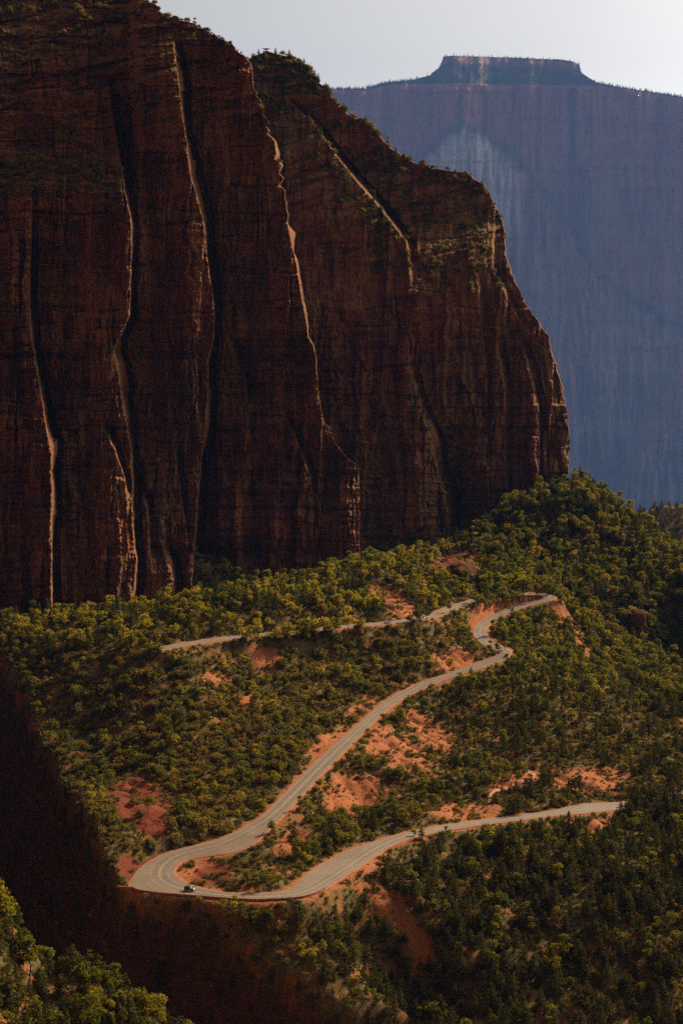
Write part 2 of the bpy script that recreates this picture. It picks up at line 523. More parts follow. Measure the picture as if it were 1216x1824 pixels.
# -- near massif on the left
XS1 = [(-80, 110), (0, 250), (8, 268), (28, 292), (44, 350), (60, 378), (78, 412), (100, 438), (150, 456), (200, 469), (250, 485), (300, 498), (350, 507), (420, 515), (470, 527), (520, 535), (560, 542), (600, 548),
       (615, 558), (640, 563), (700, 568), (745, 574), (790, 598), (815, 617), (830, 636), (900, 639), (1005, 641), (1180, 641)]
ST1 = [  # boundary (py, px), facet width (py, px), depth step, fade (py, factor)
    ([(-80, 60), (560, 55), (615, 60), (690, 74), (760, 84), (800, 92), (960, 92), (1180, 92)], [(0, 2), (610, 3), (680, 12), (700, 26), (760, 20), (850, 16), (930, 10), (970, 6)], 64, [(330, 0), (612, .6), (690, 1), (1180, 1)]),
    ([(-80, 190), (140, 190), (205, 200), (300, 218), (400, 236), (560, 234), (600, 215), (625, 205), (700, 216), (760, 228), (800, 234), (900, 236), (1000, 246), (1060, 238), (1115, 220), (1180, 220)], [(200, 4), (300, 4), (400, 3), (600, 3), (650, 11), (740, 11), (850, 5), (930, 5), (1000, 6)], 56, [(130, 0), (215, .5), (330, 1), (1180, 1)]),
    ([(-80, 300), (100, 314), (200, 324), (310, 338), (400, 364), (540, 379), (600, 379), (640, 370), (760, 369), (900, 350), (1030, 342), (1180, 335)], [(100, 5), (200, 9), (330, 18), (380, 11), (450, 5), (600, 5), (700, 6), (760, 4)], 62, [(70, 0), (110, .8), (300, 1), (1180, .9)]),
    ([(560, 392), (600, 402), (680, 438), (800, 445), (1180, 450)], [(590, 2), (640, 6), (700, 2)], 12, [(585, 0), (605, 1), (690, 1), (720, .3), (1180, .2)]),
    ([(560, 340), (630, 343), (700, 350), (760, 350)], [(600, 2), (640, 5), (690, 3)], 9, [(620, 0), (640, 1), (720, 1), (760, 0)]),
    ([(700, 500), (745, 510), (800, 535), (850, 553), (1180, 570)], [(740, 3), (800, 4), (850, 2)], 12, [(730, 0), (750, 1), (850, 1), (900, .4), (1180, .3)]),
    ([(740, 176), (760, 184), (800, 205), (850, 222), (960, 230), (1180, 238)], [(740, 4), (850, 2)], 11, [(745, 0), (765, 1), (860, 1), (900, .2), (1180, 0)]),
    ([(880, 255), (900, 260), (1000, 268), (1180, 270)], [(870, 4), (1000, 2)], 10, [(870, 0), (885, 1), (980, .8), (1020, 0)]),
    ([(790, 308), (850, 316), (960, 336), (1180, 345)], [(780, 4), (960, 2)], 10, [(790, 0), (815, 1), (960, .8), (1000, 0)]),
    ([(960, 285), (1000, 300), (1060, 308), (1180, 312)], [(960, 5), (1080, 6)], 22, [(955, 0), (985, .8), (1060, 1), (1180, 1)]),
]


def Y1(P, Q):
    Y = 1080 + (P + 100) * 0.07 + steps(P, Q, ST1, 100)
    Y += relief_noise(P, Q, 200, 1.0, 1 - ss(150, 380, Q + (P - 200) * .25))
    # horizontal parting with an undercut, and benches
    led = 623 + fbm(P / 90, P * 0, 3, 300) * 7
    Y += 9.0 * np.exp(-((Q - led - 9) / 8.0) ** 2) * (1 - ss(540, 580, P))
    Y += 4.0 * (1 - ss(led - 3, led + 1, Q))
    bench = 345 + fbm(P / 60, P * 0, 3, 310) * 8
    Y += (1 - ss(225, 250, P)) * np.clip(bench - Q, 0, 90) * 0.40
    # lean
    Y += np.clip(1080 - Q, 0, 2000) * 0.045 + np.clip(210 - Q, 0, 400) * 0.16 + np.clip(110 - Q, 0, 400) * 0.22
    # ledges of the stepped top
    top = fbm((Q + P * 0.22) / 20, P / 240, 3, 330)
    Y += ss(-0.1, 0.5, top) * 5 * (1 - ss(170, 260, Q))
    # broken blocks at the foot
    Y -= ss(880, 1000, Q) * np.abs(fbm(P / 40, Q / 90, 3, 340)) * 5
    return Y


# -- the spur behind it
XS2 = [(86, 470), (95, 494), (101, 516), (112, 535), (126, 549), (145, 566), (160, 579), (190, 598), (213, 640), (238, 676), (262, 700), (284, 722), (291, 745), (300, 775), (308, 838), (330, 860), (352, 877), (400, 892), (480, 904), (520, 925), (560, 949), (600, 976),
       (650, 990), (700, 1002), (760, 1012), (800, 1017), (850, 1010), (885, 1006), (1100, 1004)]
ST2 = [
    ([(80, 430), (185, 520), (220, 560), (300, 618), (400, 698), (430, 722), (600, 740)], [(180, 2), (240, 4), (400, 8), (430, 4)], 55, [(175, 0), (215, .6), (300, 1), (395, 1), (450, .35), (520, 0)]),
    ([(560, 715), (700, 738), (800, 768), (880, 790), (960, 797), (1100, 800)], [(560, 8), (700, 12), (900, 14)], 26, [(560, 0), (700, .5), (900, 1), (1100, 1)]),
    ([(600, 882), (650, 891), (700, 896), (900, 905)], [(600, 4), (690, 4), (720, 2)], 12, [(600, 0), (620, 1), (690, 1), (720, .4), (900, .3)]),
    ([(590, 920), (620, 931), (660, 941), (720, 955), (800, 957), (1100, 960)], [(600, 5), (700, 4), (800, 3)], 12, [(600, 0), (615, 1), (800, 1), (840, .3), (1100, .3)]),
    ([(480, 848), (560, 852), (640, 862), (900, 868)], [(480, 3), (900, 3)], 9, [(480, 0), (520, .8), (560, .8), (900, .2)]),
    ([(320, 878), (480, 880), (560, 920), (640, 972), (740, 990), (900, 998)], [(320, 4), (560, 6), (800, 4)], 12, [(330, .2), (480, .5), (560, .4), (640, 0), (900, 0)]),
]


def Y2(P, Q):
    Y = 1440 + np.clip(P - 560, -200, 500) * 0.20 + steps(P, Q, ST2, 500)
    Y += relief_noise(P, Q, 600, 1.0, 0.5 * (1 - ss(380, 520, Q))) * (0.62 + 0.5 * ss(480, 640, Q))
    Y += np.clip(400 - Q, 0, 600) * 0.13 + np.clip(540 - Q, 0, 600) * 0.0 + np.clip(900 - Q, 0, 400) * 0.02
    led = 515 + fbm(P / 80, P * 0, 3, 640) * 16 - 0.10 * (P - 700)
    Y += 0 * led
    top = fbm((Q + P * 0.30) / 17, P / 200, 3, 650)
    Y += ss(-0.1, 0.5, top) * 5 * (1 - ss(420, 520, Q))
    Y += ss(700, 860, Q) * 26 * np.exp(-((P - 822 - (Q - 900) * .12) / 26.0) ** 2)
    Y += 4 * np.exp(-((Q - 722 - fbm(P / 50, P * 0, 2, 660) * 2) / 2.2) ** 2) * -1 * ss(700, 760, P)
    return Y


P1, Q1, D1, V1 = relief_mesh('cliff', XS1, -110, -80, 1180, 500, 800, Y1, [(0, .4), (200, .6), (240, 3), (300, 9), (420, 11), (480, 3.5), (600, 4), (700, 3), (830, 1), (1180, 1)], 150, 400)
P2, Q2, D2, V2 = relief_mesh('cliff', XS2, [(84, 486), (90, 474), (97, 462), (106, 444), (116, 432), (140, 400), (160, 380)], 86, 1080, 430, 640, Y2, [(0, 1), (400, 1), (1100, 1)], 170, 700)

# ------------------------------------------------------------------ terrain height
CTRL_Y = [  # (px, py, forward distance)
    (240, 1500, 750), (240, 1440, 785), (300, 1400, 830), (300, 1300, 892), (300, 1220, 936), (150, 1300, 915), (150, 1400, 842), (150, 1200, 948), (60, 1200, 965), (0, 1150, 1000),
    (-120, 1150, 1010), 
    (500, 1250, 955), (450, 1200, 988), (400, 1320, 888), (400, 1420, 825), (600, 1180, 1028), (720, 1170, 1042), (820, 1150, 1090), (660, 1014, 1205), (760, 1034, 1200), (700, 1065, 1150),
    (800, 1000, 1330), (720, 985, 1330), (950, 890, 1475), (1015, 852, 1560), 
    (1060, 884, 1540), (1140, 936, 1480), (1216, 1000, 1400), (1300, 1040, 1330), (900, 980, 1400), (1000, 1000, 1390), (1100, 1000, 1400), (950, 1040, 1300), (1040, 1080, 1300), (1140, 1090, 1320),
    (1120, 1150, 1290), (1200, 1130, 1320), (1216, 1200, 1230), (1000, 1086, 1216), (1050, 1137, 1190), (1110, 1197, 1160), (1170, 1252, 1100), (950, 1130, 1150), (950, 1200, 1060), (1000, 1200, 1080),
    (1050, 1200, 1110), (900, 1230, 1020), (850, 1250, 995), (1000, 1280, 985), (1100, 1280, 995), (1200, 1280, 1010), (1300, 1250, 1050), (1000, 1350, 925), (1150, 1360, 925), (1280, 1350, 930), (850, 1350, 925),
    (850, 1400, 872), (780, 1330, 930), (700, 1400, 868), (760, 1440, 835), (620, 1430, 842), (700, 1330, 912), (800, 1270, 985), (800, 1500, 799), (950, 1500, 809), (1150, 1480, 829),
    (800, 1600, 753), (1000, 1600, 757), (1200, 1600, 764), (800, 1700, 716), (1000, 1700, 726), (1200, 1700, 733), (800, 1820, 688), (1000, 1820, 694), (1200, 1820, 702), (1350, 1600, 780), (1350, 1800, 720),
    (430, 1652, 690), (500, 1700, 682), (560, 1650, 696), (690, 1602, 731), (640, 1640, 714), (720, 1680, 724), (640, 1720, 714), (740, 1790, 708), (560, 1500, 772), (520, 1540, 745), (430, 1555, 727), (370, 1555, 728), (600, 1470, 800)]
CTRL_W = [(60, 600, -70), (200, 600, -75), (400, 700, -90), (400, 900, -40), (420, 1200, -60), (420, 1500, -40), (420, 1800, -150), (200, 1800, -60), (0, 1800, 20), (-300, 1400, 60), (-330, 1000, 45), (-330, 800, 20), (-330, 500, -20),
          (-100, 600, -10), (0, 600, -40), (300, 1650, -40), (205, 1605, 22), (240, 1560, 2), (272, 1490, -8), (305, 1425, -14), (160, 1680, 30), (100, 1700, 40), (-100, 1500, 60), (-330, 1800, 60), (-100, 1300, 50), (-60, 690, -2), (-5, 672, -26), (-30, 680, -16), (10, 680, -30), (-150, 900, 14)]
FOOT1 = [(-150, 1105), (0, 1112), (60, 1117), (110, 1122), (170, 1126), (230, 1130), (290, 1120), (325, 1098), (350, 1056), (400, 1054), (440, 1054), (500, 1060), (560, 1064), (600, 1050), (636, 1026)]
CTRL_Y += [(a, b_, float(Y1(np.array([[a]]), np.array([[b_]]))[0, 0])) for a, b_ in FOOT1]
FOOT2 = [(650, 1000), (700, 992), (750, 985), (790, 978), (850, 948), (900, 925), (950, 908), (1003, 900)]
CTRL_Y += [(a, b_, float(Y2(np.array([[a]]), np.array([[b_]]))[0, 0])) for a, b_ in FOOT2]
c3 = np.vstack([WY(*c) for c in CTRL_Y] + [np.array(CTRL_W, float)])
ri = np.arange(0, len(RC), 9)
cpts = np.vstack([c3, RC[ri] - [0, 0, .2]])


def tps_fit(P, lam=2.0):
    xy = P[:, :2] / 100.0
    d2 = ((xy[:, None] - xy[None]) ** 2).sum(-1)
    K = 0.5 * d2 * np.log(d2 + 1e-12)
    n = len(P)
    A = np.zeros((n + 3, n + 3))
    A[:n, :n] = K + lam * 1e-3 * np.eye(n)
    A[:n, n] = 1; A[:n, n + 1:] = xy; A[n, :n] = 1; A[n + 1:, :n] = xy.T
    w = np.linalg.solve(A, np.concatenate([P[:, 2], [0, 0, 0]]))
    return xy, w


TX, TW = tps_fit(cpts)


def tps(x, y):
    q = np.stack([x.ravel(), y.ravel()], -1) / 100.0
    out = np.empty(len(q))
    for i in range(0, len(q), 20000):
        s = q[i:i + 20000]
        d2 = ((s[:, None] - TX[None]) ** 2).sum(-1)
        out[i:i + 20000] = (0.5 * d2 * np.log(d2 + 1e-12)) @ TW[:-3] + TW[-3] + s @ TW[-2:]
    return out.reshape(x.shape)


GX0, GX1, GY0, GY1 = -330.0, 420.0, 380.0, 1780.0
gx = np.arange(GX0, GX1 + .1, 1.6); gy = np.arange(GY0, GY1 + .1, 1.6)
# coarse solve, bilinear to fine
cx_ = np.arange(GX0, GX1 + 8, 7.5); cy_ = np.arange(GY0, GY1 + 8, 7.0)
CXX, CYY = np.meshgrid(cx_, cy_)
CZ = tps(CXX, CYY)


def bil(X0, dx, Y0, dy, Z, x, y):
    u = np.clip((x - X0) / dx, 0, Z.shape[1] - 1.001); v = np.clip((y - Y0) / dy, 0, Z.shape[0] - 1.001)
    i = u.astype(int); j = v.astype(int); fu = u - i; fv = v - j
    return (Z[j, i] * (1 - fu) + Z[j, i + 1] * fu) * (1 - fv) + (Z[j + 1, i] * (1 - fu) + Z[j + 1, i + 1] * fu) * fv


GX, GY = np.meshgrid(gx, gy)
GZ = bil(GX0, 7.5, GY0, 7.0, CZ, GX, GY)
GZ += fbm(GX / 38, GY / 38, 4, 3) * 3.0 + fbm(GX / 7, GY / 7, 3, 9) * 0.55
# little gullies running down the banks
gul = np.abs(fbm((GX + 0.8 * GY) / 16, (GX - GY) / 120, 3, 21))
GZ -= 1.6 * np.exp(-(gul / 0.10) ** 2)
# road bench: nearest road sample
rd = np.full(GX.shape, 1e9); rz = np.zeros(GX.shape); rw = np.zeros(GX.shape)
for i in range(0, len(RC)):
    x, y, z = RC[i]; R = RW[i] / 2 + 16
    i0, i1 = np.searchsorted(gx, [x - R, x + R]); j0, j1 = np.searchsorted(gy, [y - R, y + R])
    if i1 <= i0 or j1 <= j0: continue
    # distance to the cross segment A-B
    a = RA[i, :2]; d = RB[i, :2] - a; dd = d @ d
    sx = GX[j0:j1, i0:i1] - a[0]; sy = GY[j0:j1, i0:i1] - a[1]
    t = np.clip((sx * d[0] + sy * d[1]) / dd, 0, 1)
    dist = np.hypot(sx - t * d[0], sy - t * d[1])
    sub = rd[j0:j1, i0:i1]; m = dist < sub
    sub[m] = dist[m]; rz[j0:j1, i0:i1][m] = z
wgt = 1 - ss(1.8, 10.0, rd)
GZ = GZ * (1 - wgt) + (rz - 0.35) * wgt
# the ravine: everything on the near side of the rim drops
RIM = [(-340, 1190), (-230, 1075), (-172, 985), (-144, 915), (-116, 828), (-91, 735), (-82, 711), (-74, 704.5), (-62, 700.5), (-52, 698.4), (-46, 695), (-36, 686), (-22, 677), (-8, 672), (1, 672), (12, 680), (27, 692), (36, 674), (60, 640), (120, 600), (420, 520)]
rimY = lin(GX, RIM) + fbm(GX / 9, GY * 0 + 3, 3, 31) * 1.2 * ss(1.5, 6, rd) + (fbm(GX / 30, GY / 30, 2, 37) * 9 + fbm(GX / 9, GY / 9, 3, 38) * 7) * ss(-86, -98, GX)
kk = 3.6 + fbm(GX / 12, GY / 12, 3, 41) * 2.2 + np.where(np.floor((GY + fbm(GX / 20, GY / 20, 2, 42) * 6) / 4) % 3 == 0, 1.2, 0)
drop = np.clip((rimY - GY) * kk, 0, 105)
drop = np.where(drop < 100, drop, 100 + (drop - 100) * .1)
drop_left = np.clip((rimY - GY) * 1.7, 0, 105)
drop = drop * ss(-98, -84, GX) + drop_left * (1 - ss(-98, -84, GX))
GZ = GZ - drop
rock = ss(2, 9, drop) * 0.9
# foreground ridge at lower left
HC = [(-330, 190), (-130, 103), (-82, 71), (-74, 58), (-62, 54), (-48, 46), (-37.5, 36), (-25, 22), (0, -15), (60, -80), (420, -200)]
hill = lin(GX, HC) - np.where(GY > 470, (GY - 470) * 1.25, (470 - GY) * 0.22) + fbm(GX / 18, GY / 18, 4, 51) * 2.5
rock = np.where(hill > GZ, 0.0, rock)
GZ = np.maximum(GZ, hill)
gpx, gpy, gd = PX(np.stack([GX, GY, GZ], -1))


def ell(px, py, cx, cy, rx, ry, rot=0.0):
    c, s = math.cos(math.radians(rot)), math.sin(math.radians(rot))
    dx, dy = px - cx, py - cy
    return 1 - ss(0.75, 1.15, np.hypot((dx * c + dy * s) / rx, (-dx * s + dy * c) / ry))


# bare earth patches: (px, py, rx, ry, rotation)
BARE = [(700, 1335, 70, 34, 28), (650, 1400, 60, 26, 15), (760, 1300, 60, 22, 40), (620, 1430, 45, 28, 0), (830, 1445, 70, 16, 0), (690, 1615, 70, 26, 40), (745, 1680, 40, 20, 50), (520, 1500, 35, 22, -35),
        (470, 1170, 32, 18, 15), (385, 1210, 30, 14, 10), (440, 1250, 24, 10, 20), (250, 1425, 62, 42, 15), (270, 1465, 40, 30, 30), (370, 1553, 48, 22, 5), (700, 1072, 52, 20, 30), (1000, 1095, 50, 12, 45),
        (585, 1320, 50, 12, -40), (540, 1385, 50, 12, -45), (640, 1260, 40, 10, -40), (810, 1180, 40, 26, 0), (1040, 1155, 28, 9, 45), (920, 1390, 60, 14, -20), (1050, 1390, 70, 24, 0), (1070, 1470, 40, 14, -30),
        (230, 1545, 22, 20, -50), (130, 1130, 26, 12, 0), (820, 1010, 60, 24, 0), (930, 1480, 20, 8, 0), (860, 1560, 30, 8, 0), (980, 1545, 20, 6, 0), (600, 1570, 20, 16, 0), (660, 1545, 26, 8, -40)]
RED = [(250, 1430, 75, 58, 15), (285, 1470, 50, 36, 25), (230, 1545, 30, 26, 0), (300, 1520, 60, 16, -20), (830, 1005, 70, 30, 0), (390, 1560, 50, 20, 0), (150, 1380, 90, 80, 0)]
bare = np.zeros(GX.shape); red = np.zeros(GX.shape)
for e in BARE: bare = np.maximum(bare, ell(gpx + fbm(GX / 6, GY / 9, 3, 61) * 12, gpy + fbm(GX / 6, GY / 9, 3, 62) * 7, e[0], e[1], e[2] * 1.02, e[3] * 1.0, e[4]))
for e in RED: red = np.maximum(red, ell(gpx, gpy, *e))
bare = np.maximum(bare, 1 - ss(1.5, 3.5, rd))
near_wall = ss(1.5, 4, drop)
tv = np.stack([GX, GY, GZ], -1)
me = fast_mesh('terrain', tv, grid_quads(*GX.shape), True)
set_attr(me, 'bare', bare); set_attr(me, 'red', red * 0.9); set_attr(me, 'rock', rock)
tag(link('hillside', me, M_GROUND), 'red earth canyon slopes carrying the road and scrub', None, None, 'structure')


def ground(x, y):
    return bil(GX0, 1.6, GY0, 1.6, GZ, np.asarray(x, float), np.asarray(y, float))


# the far ground sheet, below everything, to the horizon
me = fast_mesh('ground', [(-60000, -20000, -3800), (60000, -20000, -3800), (60000, 90000, -3800), (-60000, 90000, -3800)], [(0, 1, 2, 3)], False)
set_attr(me, 'bare', np.zeros(4)); set_attr(me, 'red', np.zeros(4)); set_attr(me, 'rock', np.zeros(4))
tag(link('ground', me, M_GROUND), 'distant valley floor', None, None, 'structure')


me = fast_mesh('cliff', V1, grid_quads(*P1.shape), True)
tag(link('cliff', me, M_ROCK), 'towering dark red sandstone cliff at the left with sunlit vertical edges', None, None, 'structure')

me = fast_mesh('cliff_spur', V2, grid_quads(*P2.shape), True)
tag(link('cliff_spur', me, M_ROCK), 'farther red cliff spur stepping down to the right, scrub on its ledges', None, None, 'structure')

# -- unseen walls added beside and behind the viewpoint to shade and warm the cliff
wp = catmull(np.array([(-222, 1082, 0), (-330, 1010, 0), (-440, 760, 0), (-500, 400, 0), (-450, 0, 0), (-250, -330, 0), (150, -400, 0), (500, -240, 0), (640, 120, 0), (650, 500, 0)], float), 40)[:, :2]
wl = np.concatenate([[0], np.cumsum(np.linalg.norm(np.diff(wp, axis=0), axis=1))]); wt_ = np.gradient(wp, axis=0); wt_ /= np.linalg.norm(wt_, axis=1)[:, None]
wnrm = np.stack([-wt_[:, 1], wt_[:, 0]], -1)
wz = np.linspace(-120, 1, 90); wz = np.concatenate([np.linspace(-120, 640, 110)])
WLg, WZg = np.meshgrid(wl, wz)
off = relief_noise(WLg * 3.0, WZg * 3.0, 900) * 2.0 + np.clip(WZg, 0, 1000) * -0.08 - 30 * ss(560, 640, WZg)
WV = np.stack([wp[None, :, 0] + wnrm[None, :, 0] * off, wp[None, :, 1] + wnrm[None, :, 1] * off, WZg + 0 * off], -1)
me = fast_mesh('added_canyon_wall', WV, grid_quads(*WLg.shape), True)
tag(link('added_canyon_wall', me, M_ROCK), 'unseen walls added beside and behind the viewpoint to shade the cliff', None, None, 'structure')

# -- far mesa
YT = [(180, 176), (480, 160), (585, 159), (620, 157), (650, 158), (678, 148), (740, 141), (765, 134), (783, 119), (789, 102), (800, 99), (900, 102), (1000, 106), (1018, 109), (1031, 115), (1034, 129), (1060, 146), (1100, 155), (1150, 162), (1216, 173), (1330, 190), (1500, 196)]
YE = [(180, 177), (480, 161), (585, 161), (650, 160), (700, 151), (780, 149), (900, 152), (1000, 153), (1060, 153), (1100, 157), (1216, 175), (1330, 192), (1500, 198)]
MESA_Y = 28000.0
MK = MESA_Y / 9000.0
mpx = np.linspace(180, 1500, 640)
yt = lin(mpx, YT) + fbm(mpx / 6, mpx * 0, 3, 800) * 1.3; ye = np.maximum(lin(mpx, YE) + fbm(mpx / 9, mpx * 0 + 3, 3, 801) * 1.2, yt + 0.6)
v = np.linspace(0, 1, 290)
va = 34
Qm = np.vstack([yt[None] + (ye - yt)[None] * (np.arange(va) / va)[:, None], ye[None] + (965 - ye)[None] * (v ** 1.15)[:, None]])
Pm = np.repeat(mpx[None], Qm.shape[0], 0)
below = Qm - ye[None]
Ym = MESA_Y + (fbm(Pm / 120, Qm / 500, 3, 810) * 110 + fbm(Pm / 36, Qm / 300, 4, 811) * 48 * (.25 + .75 * ss(0, 15, below)) + fbm(Pm / 11, Qm / 60, 4, 812) * 16) * MK
Ym += (blocks(Pm + fbm(Pm / 30, Qm / 30, 3, 830) * 5, Qm, 70, 600, 831) * 70 + blocks(Pm + fbm(Pm / 12, Qm / 16, 3, 833) * 3, Qm, 26, 200, 832) * 40 + blocks(Pm, Qm + fbm(Pm / 30, Qm / 20, 3, 836) * 5, 14, 36, 834) * 20 + blocks(Pm * .1, Qm + fbm(Pm / 80, Qm / 40, 3, 835) * 8, 30, 24, 837) * 26) * ss(0, 12, below) * 1.5
Ym += np.where(below < 0, -below * 3.0 + 30, 0) * MK
capm = np.exp(-((Qm - yt[None] - 9) / 9.0) ** 2) * ss(782, 792, Pm) * (1 - ss(1028, 1036, Pm))
Ym -= np.where(below < 0, capm * 30, 0)
Ym -= ss(330, 960, Qm) * 900 * MK
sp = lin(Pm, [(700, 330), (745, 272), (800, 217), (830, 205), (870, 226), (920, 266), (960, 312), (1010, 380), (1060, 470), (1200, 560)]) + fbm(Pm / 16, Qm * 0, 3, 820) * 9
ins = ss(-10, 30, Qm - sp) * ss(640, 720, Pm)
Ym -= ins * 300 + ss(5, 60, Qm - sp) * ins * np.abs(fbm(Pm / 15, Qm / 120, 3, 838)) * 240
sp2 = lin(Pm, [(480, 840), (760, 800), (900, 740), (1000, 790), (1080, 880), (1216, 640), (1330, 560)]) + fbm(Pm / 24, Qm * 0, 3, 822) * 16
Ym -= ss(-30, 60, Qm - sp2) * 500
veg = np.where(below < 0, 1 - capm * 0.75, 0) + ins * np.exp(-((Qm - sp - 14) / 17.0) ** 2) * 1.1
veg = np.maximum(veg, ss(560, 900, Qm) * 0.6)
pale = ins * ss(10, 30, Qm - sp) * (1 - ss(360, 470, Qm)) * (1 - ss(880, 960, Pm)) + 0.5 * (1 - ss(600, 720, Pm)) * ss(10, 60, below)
Vm = WY(Pm, Qm, Ym)
topback = WY(mpx, yt + 0.0, Ym[0] + 1000.0); topback[:, 2] = Vm[0, :, 2] - 60
Vm = np.concatenate([topback[None], Vm], 0)
me = fast_mesh('mesa', Vm, grid_quads(*Vm.shape[:2], flip=True), True)
cat0 = lambda A: np.vstack([A[:1], A])
set_attr(me, 'veg', np.clip(cat0(veg), 0, 1)); set_attr(me, 'pink', cat0((1 - ss(60, 260, below)) * (below > 0))); set_attr(me, 'pale', np.clip(cat0(pale), 0, 1))
m, nt, out = new_mat('mesa_sandstone'); b = NB(nt)
pos = b.n('ShaderNodeNewGeometry').outputs['Position']
st = b.noise(b.mapv(pos, (0.004, 0.0013, 0.0004)), 1.0, 6, 0.6, 0.3)
be = b.noise(b.mapv(pos, (0.0002, 0.0002, 0.0045)), 1.0, 4, 0.6, 0.2)
bl = b.noise(pos, 0.0007, 4)
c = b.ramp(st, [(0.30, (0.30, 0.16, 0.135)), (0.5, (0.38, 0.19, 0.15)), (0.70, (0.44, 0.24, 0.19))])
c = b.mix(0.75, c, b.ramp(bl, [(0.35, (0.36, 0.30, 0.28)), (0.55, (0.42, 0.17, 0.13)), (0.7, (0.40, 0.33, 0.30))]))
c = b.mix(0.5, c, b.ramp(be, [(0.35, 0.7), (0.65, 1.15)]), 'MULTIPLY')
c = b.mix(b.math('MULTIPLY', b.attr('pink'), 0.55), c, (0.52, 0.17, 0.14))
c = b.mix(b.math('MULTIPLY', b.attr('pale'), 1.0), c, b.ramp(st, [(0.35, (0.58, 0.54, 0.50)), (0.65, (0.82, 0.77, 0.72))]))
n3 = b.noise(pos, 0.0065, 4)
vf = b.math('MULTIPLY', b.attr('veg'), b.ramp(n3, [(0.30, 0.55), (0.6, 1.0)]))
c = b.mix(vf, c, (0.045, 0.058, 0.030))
b.bsdf(out, c, 0.95, b.bump(b.math('ADD', st, b.math('MULTIPLY', n3, 0.3)), 0.7, 90.0), 0.1)
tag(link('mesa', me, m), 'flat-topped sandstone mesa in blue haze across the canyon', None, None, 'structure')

# -- middle-distance hill at the right edge
hx, hy = np.meshgrid(np.linspace(230, 800, 130), np.linspace(2350, 3100, 100))
crest = lin(hx, [(230, -180), (380, -105), (400, -97), (450, -86), (520, -80), (800, -60)])
hz = crest - np.abs(hy - 2650) * 0.42 + fbm(hx / 60, hy / 60, 4, 870) * 9
me = fast_mesh('hill', np.stack([hx, hy, hz], -1), grid_quads(*hx.shape), True)
set_attr(me, 'bare', np.zeros(hx.size)); set_attr(me, 'red', np.zeros(hx.size)); set_attr(me, 'rock', np.zeros(hx.size))
tag(link('hill', me, M_GROUND), 'wooded hill in the middle distance at the right edge', None, None, 'structure')

# ------------------------------------------------------------------ road surface, markings, shoulder
NC = 9
fr = np.linspace(0, 1, NC)
RV = RA[:, None] * (1 - fr)[None, :, None] + RB[:, None] * fr[None, :, None]
RV[..., 2] += 0.0
lane = np.exp(-((np.abs(fr[None] - RF[:, None]) * RW[:, None] - 1.9) / 0.75) ** 2)
me = fast_mesh('road', RV, grid_quads(len(RA), NC), True)
set_attr(me, 'lane', lane)
road = tag(link('road', me, M_ROAD), 'worn grey two-lane road winding up the canyon', None, None, 'structure')
# slab edge under the road so that it is a solid
ev = np.stack([RA, RA - [0, 0, .5]], 1); me = fast_mesh('pavement_edge', ev, grid_quads(len(RA), 2), False); link('pavement_edge', me, M_DIRT, road)
ev = np.stack([RB, RB - [0, 0, .5]], 1); me = fast_mesh('pavement_edge', ev, grid_quads(len(RB), 2), False); link('pavement_edge', me, M_DIRT, road)


def line_at(frac_fn, w, name, mat, i0=0, i1=None):
    sl = slice(i0, i1)
    dirv = (RB - RA)[sl] / RW[sl, None]
    c = RA[sl] + dirv * frac_fn(np.arange(len(RA)))[sl, None]
    V = np.stack([c - dirv * w / 2, c + dirv * w / 2], 1); V[..., 2] += 0.012
    return link(name, fast_mesh(name, V, grid_quads(len(V), 2), False), mat, road)


line_at(lambda i: RF * RW - 0.22, 0.22, 'centre_line', M_PAINT_Y)
line_at(lambda i: RF * RW + 0.22, 0.22, 'centre_line', M_PAINT_Y)
line_at(lambda i: np.maximum(RF * RW - 3.5, 0.5), 0.22, 'edge_line', M_PAINT_W)
line_at(lambda i: np.minimum(RF * RW + 3.5, RW - 0.5), 0.22, 'edge_line', M_PAINT_W)
# red dirt shoulders
for nm, E, s in (('dirt_shoulder', RA, -1), ('dirt_shoulder', RB, 1)):
    dirv = (RB - RA) / RW[:, None]
    n1 = 0.75 + 0.6 * fbm(S / 9, S * 0 + s, 3, 900 + s)
    V = np.stack([E - dirv * s * 0.1, E + dirv * s * n1[:, None]], 1)
    V[:, 0, 2] -= 0.02; V[:, 1, 2] -= 0.16
    link(nm, fast_mesh(nm, V, grid_quads(len(V), 2), True), M_DIRT, road)

# trail across the scrub flat
tp = smooth_rows(catmull(np.array([WZ(*q) for q in ((874, 1424, -4.2), (876, 1412, -4), (890, 1404, -3.8), (915, 1396, -3.6), (934, 1388, -3.3), (945, 1378, -3), (948, 1370, -2.8), (940, 1362, -2.5))]), 10), 4)
tt = np.gradient(tp, axis=0); tn = np.stack([-tt[:, 1], tt[:, 0], 0 * tt[:, 0]], -1); tn /= np.linalg.norm(tn, axis=1)[:, None]
tv_ = np.stack([tp - tn * 1.3, tp, tp + tn * 1.3], 1)
tv_[..., 2] = ground(tv_[..., 0], tv_[..., 1]) + 0.12
tag(link('path', fast_mesh('path', tv_, grid_quads(len(tp), 3), True), M_TRAIL), 'pale footpath crossing the scrub flat', None, None, 'structure')

